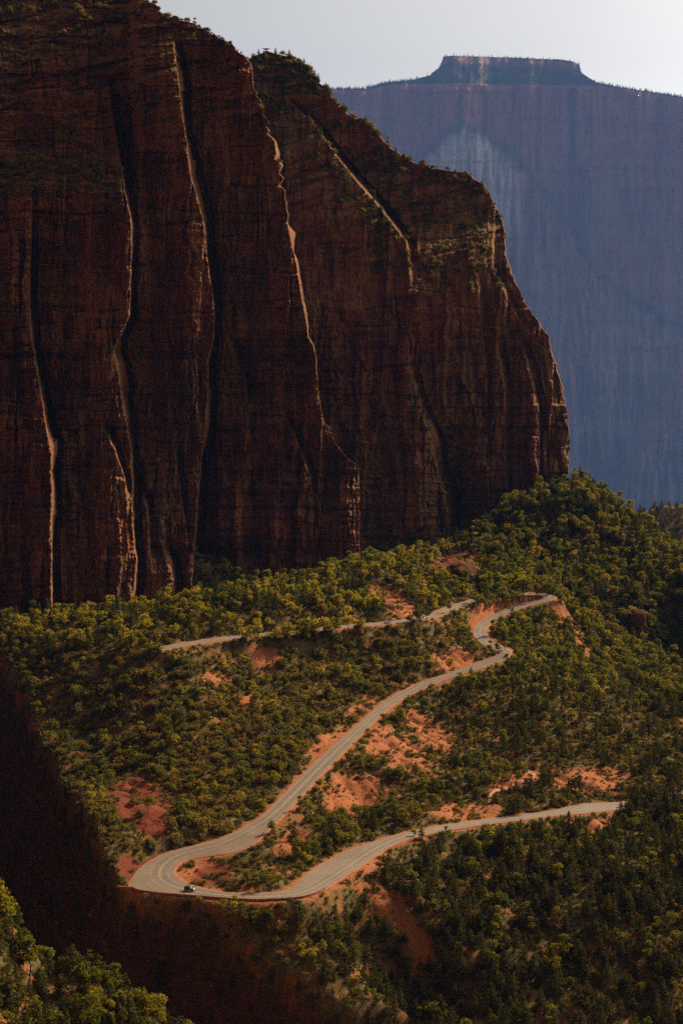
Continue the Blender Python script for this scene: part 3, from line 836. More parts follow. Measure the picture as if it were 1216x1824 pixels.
# haze
hb = bmesh.new(); bmesh.ops.create_cube(hb, size=1.0)
for v_ in hb.verts:
    v_.co = Vector((v_.co.x * 24000, 14200 + v_.co.y * 33000, -3803 + (v_.co.z + .5) * 7300))
hm = bpy.data.meshes.new('haze'); hb.to_mesh(hm); hb.free()
m, nt, out = new_mat('haze_air')
pv = nt.nodes.new('ShaderNodeVolumePrincipled')
pv.inputs['Color'].default_value = (0.16, 0.33, 0.80, 1)
pv.inputs['Density'].default_value = 1.6e-5
pv.inputs['Anisotropy'].default_value = 0.0
nt.links.new(pv.outputs[0], out.inputs['Volume'])
tag(link('haze', hm, m), 'blue haze in the canyon air', None, None, 'stuff')
# ------------------------------------------------------------------ plant templates
def leaf_quads(lobes, n, size, seed, flat=0.0, inner=0.25):
    r = np.random.default_rng(seed)
    lob = np.array(lobes, float)          # cx cy cz rx ry rz
    w = (lob[:, 3] * lob[:, 4] + lob[:, 4] * lob[:, 5] + lob[:, 3] * lob[:, 5]); w /= w.sum()
    k = r.choice(len(lob), n, p=w)
    d = r.normal(size=(n, 3)); d /= np.linalg.norm(d, axis=1)[:, None]
    d[:, 2] = np.where(d[:, 2] < -0.35, -d[:, 2] * 0.6, d[:, 2])
    rad = 1 - inner * r.random(n) ** 1.5 + 0.10 * r.normal(size=n)
    c = lob[k, :3] + d * lob[k, 3:] * rad[:, None]
    nrm = d / lob[k, 3:]; nrm /= np.linalg.norm(nrm, axis=1)[:, None]
    nrm = nrm + 0.75 * r.normal(size=(n, 3)); nrm[:, 2] += flat
    nrm /= np.linalg.norm(nrm, axis=1)[:, None]
    t = np.cross(nrm, r.normal(size=(n, 3))); t /= np.linalg.norm(t, axis=1)[:, None]
    bt = np.cross(nrm, t)
    s = size * (0.6 + 0.8 * r.random(n))[:, None]
    asp = (0.55 + 0.45 * r.random(n))[:, None]
    q = np.stack([c - t * s * .5, c + bt * s * asp * .45 + nrm * s * .08, c + t * s * .5, c - bt * s * asp * .45], 1)
    return q.reshape(-1, 3), np.arange(n * 4).reshape(-1, 4)


def tube(path, radii, k=6):
    path = np.asarray(path, float); V = []; Q = []
    for i, p in enumerate(path):
        d = path[min(i + 1, len(path) - 1)] - path[max(i - 1, 0)]; d /= np.linalg.norm(d)
        u = np.cross(d, [0.31, 0.95, 0.1]); u /= np.linalg.norm(u); v = np.cross(d, u)
        for j in range(k):
            a = 2 * math.pi * j / k
            V.append(p + radii[i] * (math.cos(a) * u + math.sin(a) * v))
    for i in range(len(path) - 1):
        for j in range(k):
            Q.append((i * k + j, i * k + (j + 1) % k, (i + 1) * k + (j + 1) % k, (i + 1) * k + j))
    return np.array(V), np.array(Q)


def join(parts):
    V = []; Q = []; o = 0
    for v, q in parts:
        V.append(v); Q.append(q + o); o += len(v)
    return np.vstack(V), np.vstack(Q)


def trunk_of(h, r0, limbs, seed):
    r = np.random.default_rng(seed)
    z = np.linspace(-0.6, h, 6)
    p = np.stack([np.cumsum(r.normal(0, .10, 6)), np.cumsum(r.normal(0, .10, 6)), z], -1)
    parts = [tube(p, np.linspace(r0, r0 * .3, 6))]
    for i in range(limbs):
        k = r.integers(2, 5); a = r.random() * 6.28; l = h * (0.25 + .2 * r.random())
        e = p[k] + np.array([math.cos(a) * l, math.sin(a) * l, l * .6])
        parts.append(tube([p[k], (p[k] + e) / 2 + [0, 0, -.1], e], [r0 * .5, r0 * .35, r0 * .12], 5))
    return join(parts)


TEMPL = {}      # kind -> list of dict(trunk, crown, joined, height, radius)


def add_templ(kind, trunk, crown, leafmat, h, r):
    tm = None
    if trunk is not None:
        tm = fast_mesh(kind + '_trunk', *trunk); tm.materials.append(M_BARK)
    cm = fast_mesh(kind + '_crown', *crown, smooth=False); cm.materials.append(leafmat)
    if trunk is not None:
        jv, jq = join([trunk, crown])
        jm = fast_mesh(kind + '_whole', jv, jq, smooth=False); jm.materials.append(M_BARK); jm.materials.append(leafmat)
        mi = np.zeros(len(jq), np.int32); mi[len(trunk[1]):] = 1
        jm.polygons.foreach_set('material_index', mi)
    else:
        jm = cm
    TEMPL.setdefault(kind, []).append(dict(trunk=tm, crown=cm, whole=jm, h=h, r=r))


for s_ in range(5):
    r = np.random.default_rng(40 + s_)
    up_s = [1.0, 1.5, .7, 1.15, .9][s_]
    lob = [(0, 0, .45 * up_s, .75, .75, .65 * up_s)] + [(math.cos(a) * .45, math.sin(a) * .45, .40 + .3 * r.random(), .5 + .2 * r.random(), .5 + .2 * r.random(), .45 + .2 * r.random()) for a in r.random(5) * 6.28]
    add_templ('shrub', None, leaf_quads(lob, 260, 0.27, 60 + s_), M_LEAF_SHRUB, 1.3, 1.05)
for s_ in range(5):
    r = np.random.default_rng(80 + s_)
    lob = [(0, 0, 3.4, 1.4, 1.4, 1.6)]
    vs_, hs_ = [(1, 1), (1.4, .72), (.78, 1.25), (1.2, 1.0), (.95, .85)][s_]
    for i in range(9):
        a = i * 2.4 + r.random(); rr = (0.6 + 1.5 * r.random()) * hs_; z = (1.8 + 3.4 * r.random()) * vs_
        q = 0.75 + .55 * r.random()
        lob.append((math.cos(a) * rr, math.sin(a) * rr, z, q, q, q * .85))
    add_templ('broad', trunk_of(3.8, .20, 4, 90 + s_), leaf_quads(lob, 620, 0.50, 100 + s_), M_LEAF_BROAD, 5.6, 2.3)
    add_templ('oak', trunk_of(3.8, .20, 4, 95 + s_), leaf_quads(lob, 620, 0.50, 110 + s_), M_LEAF_OAK, 5.6, 2.3)
for s_ in range(4):
    r = np.random.default_rng(120 + s_)
    lob = []
    for i in range(12):
        t = (i + .5) / 12; z = 1.0 + 4.9 * t; R = 1.75 * (1 - t) ** .75 + .25
        a = i * 2.2 + r.random()
        o = R * .45
        lob.append((math.cos(a) * o, math.sin(a) * o, z, R * .75, R * .75, .62))
    add_templ('pine', trunk_of(5.2, .17, 3, 130 + s_), leaf_quads(lob, 620, 0.40, 140 + s_, 0.3), M_LEAF_PINE, 6.2, 1.8)
for s_ in range(3):
    r = np.random.default_rng(160 + s_)
    lob = []
    for i in range(15):
        t = (i + .5) / 15; z = 1.0 + 10.2 * t; R = 1.9 * (1 - t) ** .9 + .15
        lob.append((r.normal(0, .1), r.normal(0, .1), z, R, R, .42))
    add_templ('fir', trunk_of(10.5, .2, 0, 170 + s_), leaf_quads(lob, 700, 0.5, 180 + s_, 0.4), M_LEAF_FIR, 11.4, 2.0)
r = np.random.default_rng(200)
for s_ in range(3):
    n = 40
    a = r.random(n) * 6.28; l = .18 + .3 * r.random(n); c = np.stack([r.normal(0, .18, n), r.normal(0, .18, n), np.zeros(n)], -1)
    tip = c + np.stack([np.cos(a) * l * .5, np.sin(a) * l * .5, l], -1); sd = np.stack([-np.sin(a), np.cos(a), 0 * a], -1) * .05
    q = np.stack([c - sd, c + sd, tip + sd * .3, tip - sd * .3], 1).reshape(-1, 3)
    add_templ('tuft', None, (q, np.arange(n * 4).reshape(-1, 4)), M_GRASS, .4, .3)

for s_ in range(4):
    bm = bmesh.new(); bmesh.ops.create_icosphere(bm, subdivisions=2, radius=1.0)
    r_ = random.Random(300 + s_)
    for _ in range(8):
        n_ = Vector((r_.gauss(0, 1), r_.gauss(0, 1), r_.gauss(0, 1))).normalized(); d_ = r_.uniform(.5, .85)
        for v_ in bm.verts:
            k_ = v_.co.dot(n_)
            if k_ > d_: v_.co -= n_ * (k_ - d_) * .97
    V_ = np.array([v_.co[:] for v_ in bm.verts]) * [1.2, .9, .75]; Q_ = np.array([[v_.index for v_ in f_.verts] for f_ in bm.faces]); bm.free()
    sm_ = fast_mesh('stone', V_, Q_, False); sm_.materials.append(M_STONE)
    TEMPL.setdefault('stone', []).append(dict(trunk=None, crown=sm_, whole=sm_, h=1.0, r=1.0))
TCOL = {}
for kind, lst in TEMPL.items():
    c = bpy.data.collections.new('templates_' + kind)
    for i, t in enumerate(lst):
        c.objects.link(bpy.data.objects.new(f'{kind}_{i:02d}', t['whole']))
    TCOL[kind] = c


def stuff(name, kind, pts, scale, label, rot=None):
    """one object: points that a geometry-node tree dresses with plants"""
    n = len(pts)
    if n == 0: return
    me = bpy.data.meshes.new(name)
    me.vertices.add(n); me.vertices.foreach_set('co', np.asarray(pts, np.float32).ravel())
    sv_ = np.asarray(scale)[:, None] * np.stack([rng.uniform(.85, 1.2, n), rng.uniform(.85, 1.1, n), rng.uniform(.8, 1.4, n)], -1)
    a3 = me.attributes.new('sc', 'FLOAT_VECTOR', 'POINT'); a3.data.foreach_set('vector', sv_.astype(np.float32).ravel())
    set_attr(me, 'rz', rng.random(n) * 6.28)
    ai = me.attributes.new('ix', 'INT', 'POINT'); ai.data.foreach_set('value', rng.integers(0, len(TEMPL[kind]), n).astype(np.int32))
    o = link(name, me)
    ng = bpy.data.node_groups.new('plant_' + name, 'GeometryNodeTree')
    ng.interface.new_socket('Geometry', in_out='INPUT', socket_type='NodeSocketGeometry')
    ng.interface.new_socket('Geometry', in_out='OUTPUT', socket_type='NodeSocketGeometry')
    N = ng.nodes; l = ng.links.new
    gi = N.new('NodeGroupInput'); go = N.new('NodeGroupOutput')
    ci = N.new('GeometryNodeCollectionInfo'); ci.inputs['Collection'].default_value = TCOL[kind]
    ci.inputs['Separate Children'].default_value = True; ci.inputs['Reset Children'].default_value = True
    ip = N.new('GeometryNodeInstanceOnPoints'); ip.inputs['Pick Instance'].default_value = True

    def at(nm, ty):
        x = N.new('GeometryNodeInputNamedAttribute'); x.data_type = ty; x.inputs['Name'].default_value = nm
        return x.outputs['Attribute']
    cx = N.new('ShaderNodeCombineXYZ'); l(at('rz', 'FLOAT'), cx.inputs['Z'])
    l(gi.outputs[0], ip.inputs['Points']); l(ci.outputs[0], ip.inputs['Instance']); l(at('ix', 'INT'), ip.inputs['Instance Index'])
    l(cx.outputs[0], ip.inputs['Rotation'])
    l(at('sc', 'FLOAT_VECTOR'), ip.inputs['Scale'])
    l(ip.outputs[0], go.inputs[0])
    md = o.modifiers.new('plants', 'NODES'); md.node_group = ng
    return tag(o, label, None, None, 'stuff')


# ------------------------------------------------------------------ where plants grow
sp_ = 2.3
qx, qy = np.meshgrid(np.arange(-240, 330, sp_), np.arange(392, 1620, sp_))
qx = (qx + rng.uniform(-.5, .5, qx.shape) * sp_).ravel(); qy = (qy + rng.uniform(-.5, .5, qy.shape) * sp_).ravel()
g2 = lambda A: bil(GX0, 1.6, GY0, 1.6, A, qx, qy)
qz = g2(GZ); qrd = g2(np.minimum(rd, 40)); qbare = g2(bare); qdrop = g2(drop); qhill = g2(hill)
ppx, ppy, pd = PX(np.stack([qx, qy, qz], -1))
ok = (ppx > -110) & (ppx < 1430) & (ppy < 1900) & (ppy > 815) & (qrd > 2.4)
# outside the cliffs: the cliff surface at that pixel must lie behind
D1v = np.full(qx.shape, 1e9)
c1 = (ppx < lin(ppy, XS1) - 4) & (ppy < 1140)
ok &= ~(c1 & (qy > Y1(ppx, ppy) - 1.5))
c2 = (ppx < lin(ppy, XS2) - 4) & (ppy < 1020)
ok &= ~(c2 & (qy > Y2(ppx, ppy) - 1.5))
qx, qy, qz, qrd, qbare, qdrop, qhill, ppx, ppy, pd = [A[ok] for A in (qx, qy, qz, qrd, qbare, qdrop, qhill, ppx, ppy, pd)]

ARM = [(-50, 1700), (440, 1612), (540, 1603), (583, 1585), (620, 1560), (660, 1530), (682, 1517), (740, 1491), (860, 1469), (1000, 1452), (1100, 1443), (1260, 1426)]
FAR = [(1100, 905), (1165, 905), (1190, 826), (1210, 775), (1232, 713), (1257, 674), (1286, 642), (1322, 600), (1357, 562), (1400, 521), (1445, 478), (1485, 412), (1509, 330), (1540, 255), (1600, 232)]   # (py, px)
UP = [(-50, 1190), (235, 1165), (292, 1156), (423, 1137), (529, 1128), (655, 1115), (745, 1105), (776, 1098), (829, 1078), (860, 1064), (980, 1058)]
Zn = np.full(len(qx), 'left', dtype='<U8')
arm = lin(ppx, ARM); far = lin(ppy, FAR); up = lin(ppx, UP)
rightof = ppx > far
Zn[rightof & (ppy < arm) & (ppy > 1180)] = 'flat'
Zn[rightof & (ppy < arm) & (ppy > 1225) & (ppx < 790)] = 'bank'
Zn[(ppx > 815) & (ppy <= 1235) & (ppy > 1062) & (ppx < lin(ppy, [(1062, 975), (1100, 1005), (1150, 1062), (1200, 1115), (1240, 1160)]))] = 'spur'
Zn[(ppx > 830) & (ppy <= 1290) & (ppx >= lin(ppy, [(900, 820), (1062, 830), (1066, 985), (1100, 1012), (1150, 1068), (1200, 1120), (1240, 1165), (1290, 1260)]))] = 'slope'
Zn[(ppx <= 850) & (ppy < up)] = 'upper'
Zn[(ppy >= arm) & (ppx > 560)] = 'wood'
Zn[(ppx > 300) & (ppx < 520) & (ppy > 1512) & (ppy < 1598) & (qdrop < .5)] = 'island'
Zn[(qdrop > 1) & (qy < 1000)] = 'drop'
Zn[(qy < 600)] = 'ridge'
# zone: probability, {kind: weight}, {kind: (scale lo, hi)}
ZT = {
    'left': (.42, dict(shrub=.72, broad=.13, oak=.06, pine=.09), dict(shrub=(1.5, 2.9), broad=(.6, 1.1), oak=(.5, .95), pine=(.55, .95))),
    'flat': (.62, dict(shrub=.82, broad=.06, pine=.12), dict(shrub=(.8, 1.6), broad=(.7, 1.05), pine=(.9, 1.35))),
    'bank': (.55, dict(shrub=.74, broad=.16, pine=.10), dict(shrub=(.8, 1.9), broad=(.7, 1.2), pine=(.7, 1.1))),
    'spur': (.48, dict(shrub=.45, broad=.32, oak=.08, pine=.15), dict(shrub=(1.3, 2.3), broad=(.8, 1.25), oak=(.7, 1.2), pine=(.8, 1.25))),
    'slope': (.50, dict(shrub=.25, broad=.38, oak=.06, pine=.25, fir=.06), dict(shrub=(1.5, 2.6), broad=(.85, 1.6), oak=(.8, 1.4), pine=(.95, 1.7), fir=(.5, .9))),
    'upper': (.40, dict(shrub=.36, broad=.20, oak=.26, pine=.12, fir=.06), dict(shrub=(1.2, 2.3), broad=(.65, 1.2), oak=(.5, 1.3), pine=(.7, 1.3), fir=(.6, 1.1))),
    'wood': (.45, dict(shrub=.28, broad=.14, pine=.58), dict(shrub=(1.0, 2.1), broad=(.75, 1.2), pine=(.9, 1.4))),
    'island': (.30, dict(shrub=1.0), dict(shrub=(.6, 1.2))),
    'drop': (.7, dict(shrub=.50, pine=.5), dict(shrub=(1.3, 2.2), pine=(.6, 1.1))),
    'ridge': (.68, dict(shrub=.15, broad=.22, pine=.63), dict(shrub=(1.0, 1.7), broad=(.75, 1.25), pine=(.8, 1.3)))}
clump = 0.42 + 0.75 * np.clip(0.5 + fbm(qx / 22, qy / 22, 3, 950), 0, 1.2)
kind = np.full(len(qx), '', dtype='<U6'); scl = np.zeros(len(qx))
u1 = rng.random(len(qx)); u2 = rng.random(len(qx)); u3 = rng.random(len(qx)) ** 2.0
hue = 0.5 + fbm(qx / 40, qy / 40, 3, 960)
for zn, (p, wt, scs) in ZT.items():
    m = Zn == zn
    pr = p * clump * (1 - 0.70 * qbare)
    sel = m & (u1 < pr)
    ks = list(wt); w = np.array([wt[k_] for k_ in ks]); w = np.cumsum(w / w.sum())
    # bare ground keeps only shrubs
    uu = np.clip(u2 + 0.0, 0, .999)
    idx = np.searchsorted(w, uu)
    for j, k_ in enumerate(ks):
        s2 = sel & (idx == j)
        kind[s2] = k_; lo, hi = scs[k_]
        scl[s2] = lo * .85 + (hi * 1.25 - lo * .85) * u3[s2]
m = (kind != '') & (qbare > .5) & (kind != 'shrub')
kind[m & (u1 > .03)] = ''
scl[(kind == 'shrub') & (qbare > .4)] *= 0.62

# hand-placed plants the photograph shows clearly: (px, py of the foot, kind, scale)
HAND = [(484, 1484, 'broad', .85), (470, 1584, 'broad', .95), (455, 1588, 'broad', .75), (497, 1578, 'broad', .8), (440, 1572, 'broad', .7), (545, 1545, 'oak', 1.05), (560, 1530, 'broad', 1.0), (535, 1560, 'broad', .85),
        (604, 1510, 'broad', 1.25), (622, 1500, 'broad', 1.0), (585, 1515, 'broad', .9), (575, 1470, 'shrub', 2.0), (655, 1322, 'broad', .85), (682, 1302, 'broad', 1.1), (712, 1285, 'broad', 1.25), (620, 1360, 'broad', .9), (768, 1232, 'broad', 1.0), (838, 1208, 'pine', .9), (790, 1238, 'broad', .9),
        (872, 1166, 'broad', .9), (886, 1163, 'broad', 1.0), (900, 1158, 'broad', .9), (912, 1112, 'pine', 1.75), (922, 1120, 'pine', 1.4), (930, 1128, 'broad', 1.2), (905, 1125, 'broad', 1.1), (1012, 1475, 'pine', 1.35), (1024, 1478, 'pine', 1.1), (1000, 1480, 'broad', .9), (1128, 1452, 'pine', 1.4), (1142, 1450, 'pine', 1.3), (1160, 1448, 'pine', 1.4), (1180, 1440, 'pine', 1.2), (1200, 1436, 'pine', 1.3), (1118, 1462, 'pine', 1.7), (1135, 1468, 'pine', 1.9), (1152, 1464, 'pine', 1.8), (1170, 1466, 'pine', 1.9), (1188, 1460, 'pine', 1.8), (1206, 1462, 'pine', 1.9), (1104, 1456, 'pine', 1.2), (1122, 1447, 'pine', 1.6), (1134, 1447, 'pine', 1.9), (1147, 1446, 'pine', 2.0), (1158, 1445, 'pine', 1.9), (1172, 1444, 'pine', 2.0), (1184, 1442, 'pine', 1.9), (1196, 1440, 'pine', 2.0), (1209, 1438, 'pine', 1.9), (282, 1164, 'broad', 1.0), (268, 1166, 'broad', 1.2), (300, 1166, 'shrub', 1.5),
        (750, 1495, 'pine', .9), (737, 1490, 'broad', .6), (870, 1500, 'oak', 1.1), (885, 1510, 'broad', .9), (692, 1392, 'pine', 1.1), (680, 1412, 'pine', .95), (770, 1440, 'broad', 1.3), (795, 1430, 'broad', 1.2), (820, 1445, 'broad', 1.0), (740, 1450, 'broad', 1.2), (700, 1462, 'broad', 1.5), (675, 1470, 'broad', 1.45), (650, 1475, 'broad', 1.3), (720, 1475, 'broad', 1.2), (840, 1400, 'broad', 1.4), (865, 1398, 'broad', 1.5), (885, 1390, 'broad', 1.3), (815, 1395, 'broad', 1.2), (850, 1385, 'broad', 1.4), (900, 1375, 'broad', 1.2), (830, 1370, 'broad', 1.3),
        (760, 1106, 'broad', 1.2), (742, 1108, 'broad', 1.25), (800, 1092, 'broad', 1.0), (808, 1100, 'broad', 1.1), (850, 1080, 'broad', 1.0), (870, 1062, 'broad', 1.5), (892, 1060, 'broad', 1.5), (955, 1062, 'broad', 1.4), (975, 1060, 'broad', 1.5), (995, 1072, 'broad', 1.2), (784, 1042, 'oak', 1.5), (790, 1040, 'oak', 1.2), (654, 1008, 'oak', 1.9), (710, 1048, 'oak', 1.1),
        (843, 1098, 'broad', 1.5), (856, 1092, 'broad', 1.8), (870, 1087, 'broad', 1.9), (884, 1083, 'broad', 1.9), (898, 1080, 'broad', 1.8), (912, 1076, 'broad', 1.6), (862, 1080, 'broad', 1.9), (878, 1076, 'broad', 2.0), (894, 1072, 'broad', 1.9), (924, 1070, 'broad', 1.3), (848, 1082, 'broad', 1.5),
        (430, 1146, 'oak', 1.6), (446, 1144, 'oak', 1.8), (460, 1143, 'oak', 1.5), (494, 1141, 'oak', 1.7), (512, 1140, 'oak', 1.9), (528, 1139, 'oak', 1.5), (543, 1137, 'oak', 1.8), (560, 1136, 'oak', 1.6), (578, 1134, 'oak', 1.9), (598, 1132, 'oak', 1.7), (620, 1130, 'oak', 1.8), (642, 1127, 'oak', 1.5), (728, 1116, 'broad', 1.1), (745, 1114, 'broad', 1.2),
        (555, 1712, 'oak', .95), (575, 1705, 'oak', .8), (352, 1690, 'shrub', 1.9), (385, 1688, 'shrub', 1.7), (195, 1604, 'shrub', 1.6), (400, 1640, 'broad', .9), (430, 1650, 'broad', 1.1), (455, 1655, 'broad', 1.0), (480, 1650, 'broad', .9), (355, 1606, 'shrub', 1.5), (1060, 1245, 'oak', 1.5), (1140, 1262, 'broad', 1.6),
        (6, 1640, 'oak', 1.4), (14, 1618, 'oak', 1.1)]
FIRS = [(385, 1080, 1.7), (500, 1072, 1.8), (418, 1092, 1.5), (437, 1088, 1.2), (455, 1086, 1.45), (478, 1094, 1.4), (490, 1092, 1.1), (540, 1086, 1.4), (408, 1098, 1.0), (468, 1100, 1.0), (135, 1108, 1.2), (620, 1062, 1.3), (590, 1074, 1.2), (360, 1076, 1.1), (520, 1090, 1.2), (560, 1082, 1.0), (348, 1092, .9), (270, 1112, .9)]
hx_, hk, hs = [], [], []


def hit_ground(px, py):
    d = WY(px, py, 1.0) - np.array([0, 0, H])
    Yv = np.arange(400, 1700, 1.0)
    p = np.array([0, 0, H]) + d[None] * Yv[:, None]
    below = p[:, 2] < ground(p[:, 0], p[:, 1])
    i = np.argmax(below)
    return p[i] if below.any() else None


for px_, py_, k_, s_ in HAND + [(a, b_, 'fir', c) for a, b_, c in FIRS]:
    p = hit_ground(px_, py_)
    if p is not None:
        hx_.append(p); hk.append(k_); hs.append(s_)
hx_ = np.array(hx_)
sel = kind != ''
X = np.vstack([np.stack([qx, qy, qz], -1)[sel], hx_]); K = np.concatenate([kind[sel], np.array(hk)]).astype('<U6'); SC = np.concatenate([scl[sel], hs])
hand = np.zeros(len(X), bool); hand[sel.sum():] = True
Zs = np.concatenate([Zn[sel], np.full(len(hx_), '?', dtype='<U8')])
for i in np.where(hand)[0]:
    a, b_, _ = PX(X[i])
    j = np.argmin(np.hypot(ppx - a, ppy - b_)); Zs[i] = Zn[j]
HT = {k_: TEMPL[k_][0]['h'] for k_ in TEMPL}; RT = {k_: TEMPL[k_][0]['r'] for k_ in TEMPL}
ht = np.array([HT[k_] for k_ in K]) * SC; rt = np.array([RT[k_] for k_ in K]) * SC
X[:, 2] = ground(X[:, 0], X[:, 1]) - 0.12 * SC
fx, fy, fd = PX(X)
# hidden behind the terrain?
mid = X + np.stack([0 * ht, 0 * ht, ht * .85], -1)
hid = np.zeros(len(X), bool)
for t in np.linspace(.45, .995, 110):
    p = np.array([0, 0, H]) * (1 - t) + mid * t
    far_enough = (np.linalg.norm(mid - p, axis=1) > 6)
    hid |= (ground(p[:, 0], p[:, 1]) > p[:, 2]) & far_enough & (p[:, 1] > GY0)
# would it cover a stretch of road that the photograph shows?
mask = np.zeros((1824, 1300)); mdep = np.full((1824, 1300), 0.0)
for t in np.linspace(0, 1, 25):
    for u in np.linspace(0, 1, 24):
        P_ = (RA * (1 - u) + RB * u); P_ = P_[:-1] * (1 - t) + P_[1:] * t
        a, b_, c = PX(P_)
        vis = ((b_ > 1170) & (a < 1112)) | ((a > 838) & (a < 975) & (b_ > 1062) & (b_ < 1172)) | ((a > 290) & (a < 420) & (b_ < 1160) & (b_ > 1120)) | ((a > 658) & (a < 722) & (b_ < 1115)) | ((a > 766) & (a < 838) & (b_ > 1066) & (b_ < 1105)) | ((a > 466) & (a < 486) & (b_ < 1135) & (b_ > 1120))
        vis &= (a > 0) & (a < 1299) & (b_ > 0) & (b_ < 1823)
        mask[b_[vis].astype(int), a[vis].astype(int)] = 1
        mdep[b_[vis].astype(int), a[vis].astype(int)] = c[vis]
I = np.zeros((1825, 1301)); I[1:, 1:] = mask.cumsum(0).cumsum(1)
ID = np.zeros((1825, 1301)); ID[1:, 1:] = mdep.cumsum(0).cumsum(1)
tx, ty, td = PX(X + np.stack([0 * ht, 0 * ht, ht], -1))
wpx = rt * F / fd * 0.9
x0 = np.clip(fx - wpx, 0, 1299).astype(int); x1 = np.clip(fx + wpx + 1, 1, 1300).astype(int); y0 = np.clip(ty, 0, 1823).astype(int); y1 = np.clip(fy + 1, 1, 1824).astype(int)
box = lambda J: J[y1, x1] - J[y0, x1] - J[y1, x0] + J[y0, x0]
cnt = box(I); dep = box(ID) / np.maximum(cnt, 1)
cover = (cnt > 0.10 * (x1 - x0) * (y1 - y0)) & (dep > fd - 2) | ((cnt > 6) & (dep > fd))
keep = (~hid & ~cover) | hand
keep &= (X[:, 2] > -140)
X, K, SC, Zs, ht, rt, fx, fy, fd, hand = [A[keep] for A in (X, K, SC, Zs, ht, rt, fx, fy, fd, hand)]
area = (rt * F / fd) ** 2 * np.where(K == 'shrub', 1, 1.6)
inview = (fx > 0) & (fx < 1216) & (fy > 0) & (fy < 1830)
print('plants', len(X), {k_: int((K == k_).sum()) for k_ in TEMPL})

WORD = dict(oak=('oak_tree', 'tree', 'bright-leaved tree'), shrub=('scrub_bush', 'bush', 'scrub bush'), broad=('broadleaf_tree', 'tree', 'leafy tree'), pine=('pinyon_pine', 'pine', 'dark pine'), fir=('fir_tree', 'fir', 'slim fir'))
PLACE = dict(left='slope left of the straight', flat='flat above the lower road', bank='bank between hairpin arms', spur='knoll inside the S-bend', slope='slope under the far spur',
             upper='ground above the upper road', wood='wood below the lower road', island='island inside the hairpin', drop='drop below the hairpin', ridge='ridge at bottom left')
ORD = ['leftmost', 'second', 'third', 'fourth', 'fifth', 'sixth', 'seventh', 'eighth', 'ninth']
GROUPS = dict(oak='bright oaks on the canyon slopes', shrub='scrub bushes on the canyon slopes', broad='broadleaf trees on the canyon slopes', pine='pinyon pines on the canyon slopes', fir='firs on the canyon slopes')
indiv = np.zeros(len(X), bool)
for k_ in ('shrub', 'broad', 'oak', 'pine', 'fir'):
    c = np.where((K == k_) & inview)[0]
    c = c[np.argsort(-(area[c] + 1e6 * (hand[c] & (k_ != 'shrub'))))][:295]
    indiv[c] = True
labels = {}
for k_ in ('shrub', 'broad', 'oak', 'pine', 'fir'):
    for zn in PLACE:
        c = np.where(indiv & (K == k_) & (Zs == zn))[0]
        if len(c) == 0: continue
        cells = {}
        n_ = len(c)
        nr = 1 if n_ <= 8 else (2 if n_ <= 30 else 3); nc = 1 if n_ <= 14 else (2 if n_ <= 24 else (3 if n_ <= 60 else 5))
        rk = np.argsort(np.argsort(fy[c])) * nr // n_
        for r_ in range(nr):
            row = c[rk == r_]
            ck = np.argsort(np.argsort(fx[row])) * nc // max(len(row), 1)
            for q_ in range(nc):
                rn = {1: [''], 2: ['upper', 'lower'], 3: ['upper', 'middle', 'lower']}[nr][r_]
                cn = {1: [''], 2: ['left', 'right'], 3: ['left', 'centre', 'right'], 5: ['far left', 'left', 'centre', 'right', 'far right']}[nc][q_]
                cells[(rn + ' ' + cn).strip()] = list(row[ck == q_])
        wd = WORD[k_][2]
        for nm, mem in cells.items():
            mem.sort(key=lambda i: fx[i])
            where = f', {nm} of the {PLACE[zn]}' if nm else f' on the {PLACE[zn]}'
            for j, i in enumerate(mem):
                e = len(mem) - 1 - j
                if len(mem) == 1: lb = f'large {wd}{where}' if nm else f'only large {wd}{where}'
                elif j == 0: lb = f'leftmost large {wd}{where}'
                elif e == 0: lb = f'rightmost large {wd}{where}'
                elif j <= e and j < 9: lb = f'{ORD[j]} large {wd} from left{where}'
                elif e < 9: lb = f'{ORD[e]} large {wd} from right{where}'
                else: lb = f'large {wd} mid-row{where}'
                labels[i] = lb
for i in np.where(indiv)[0]:
    k_ = K[i]; nm, cat, _ = WORD[k_]
    t = TEMPL[k_][int(rng.integers(0, len(TEMPL[k_])))]
    rz = float(rng.random() * 6.28); s_ = float(SC[i])
    if t['trunk'] is None:
        o = bpy.data.objects.new(nm, t['crown']); COL.objects.link(o)
        o.location = X[i]; o.rotation_euler = (0, 0, rz); o.scale = (s_ * float(rng.uniform(.9, 1.15)), s_, s_ * float(rng.uniform(.85, 1.2)))
    else:
        o = bpy.data.objects.new(nm, None); COL.objects.link(o)
        o.location = X[i]; o.rotation_euler = (0, 0, rz); o.scale = (s_ * float(rng.uniform(.9, 1.12)), s_, s_ * float(rng.uniform(.88, 1.15)))
        a = bpy.data.objects.new('trunk', t['trunk']); COL.objects.link(a); a.parent = o
        a = bpy.data.objects.new('crown', t['crown']); COL.objects.link(a); a.parent = o
    tag(o, labels[i], cat, GROUPS[k_])
for k_, nm, lb in (('shrub', 'scrub', 'smaller scrub bushes covering the canyon slopes'), ('broad', 'thicket', 'smaller leafy trees massed over the canyon slopes'), ('oak', 'oak_thicket', 'smaller bright yellow-green trees massed over the canyon slopes'), ('pine', 'pine_wood', 'smaller dark pines massed over the canyon slopes'), ('fir', 'fir_wood', 'smaller firs among the trees on the slopes')):
    m = (K == k_) & ~indiv
    stuff(nm, k_, X[m], SC[m], lb)

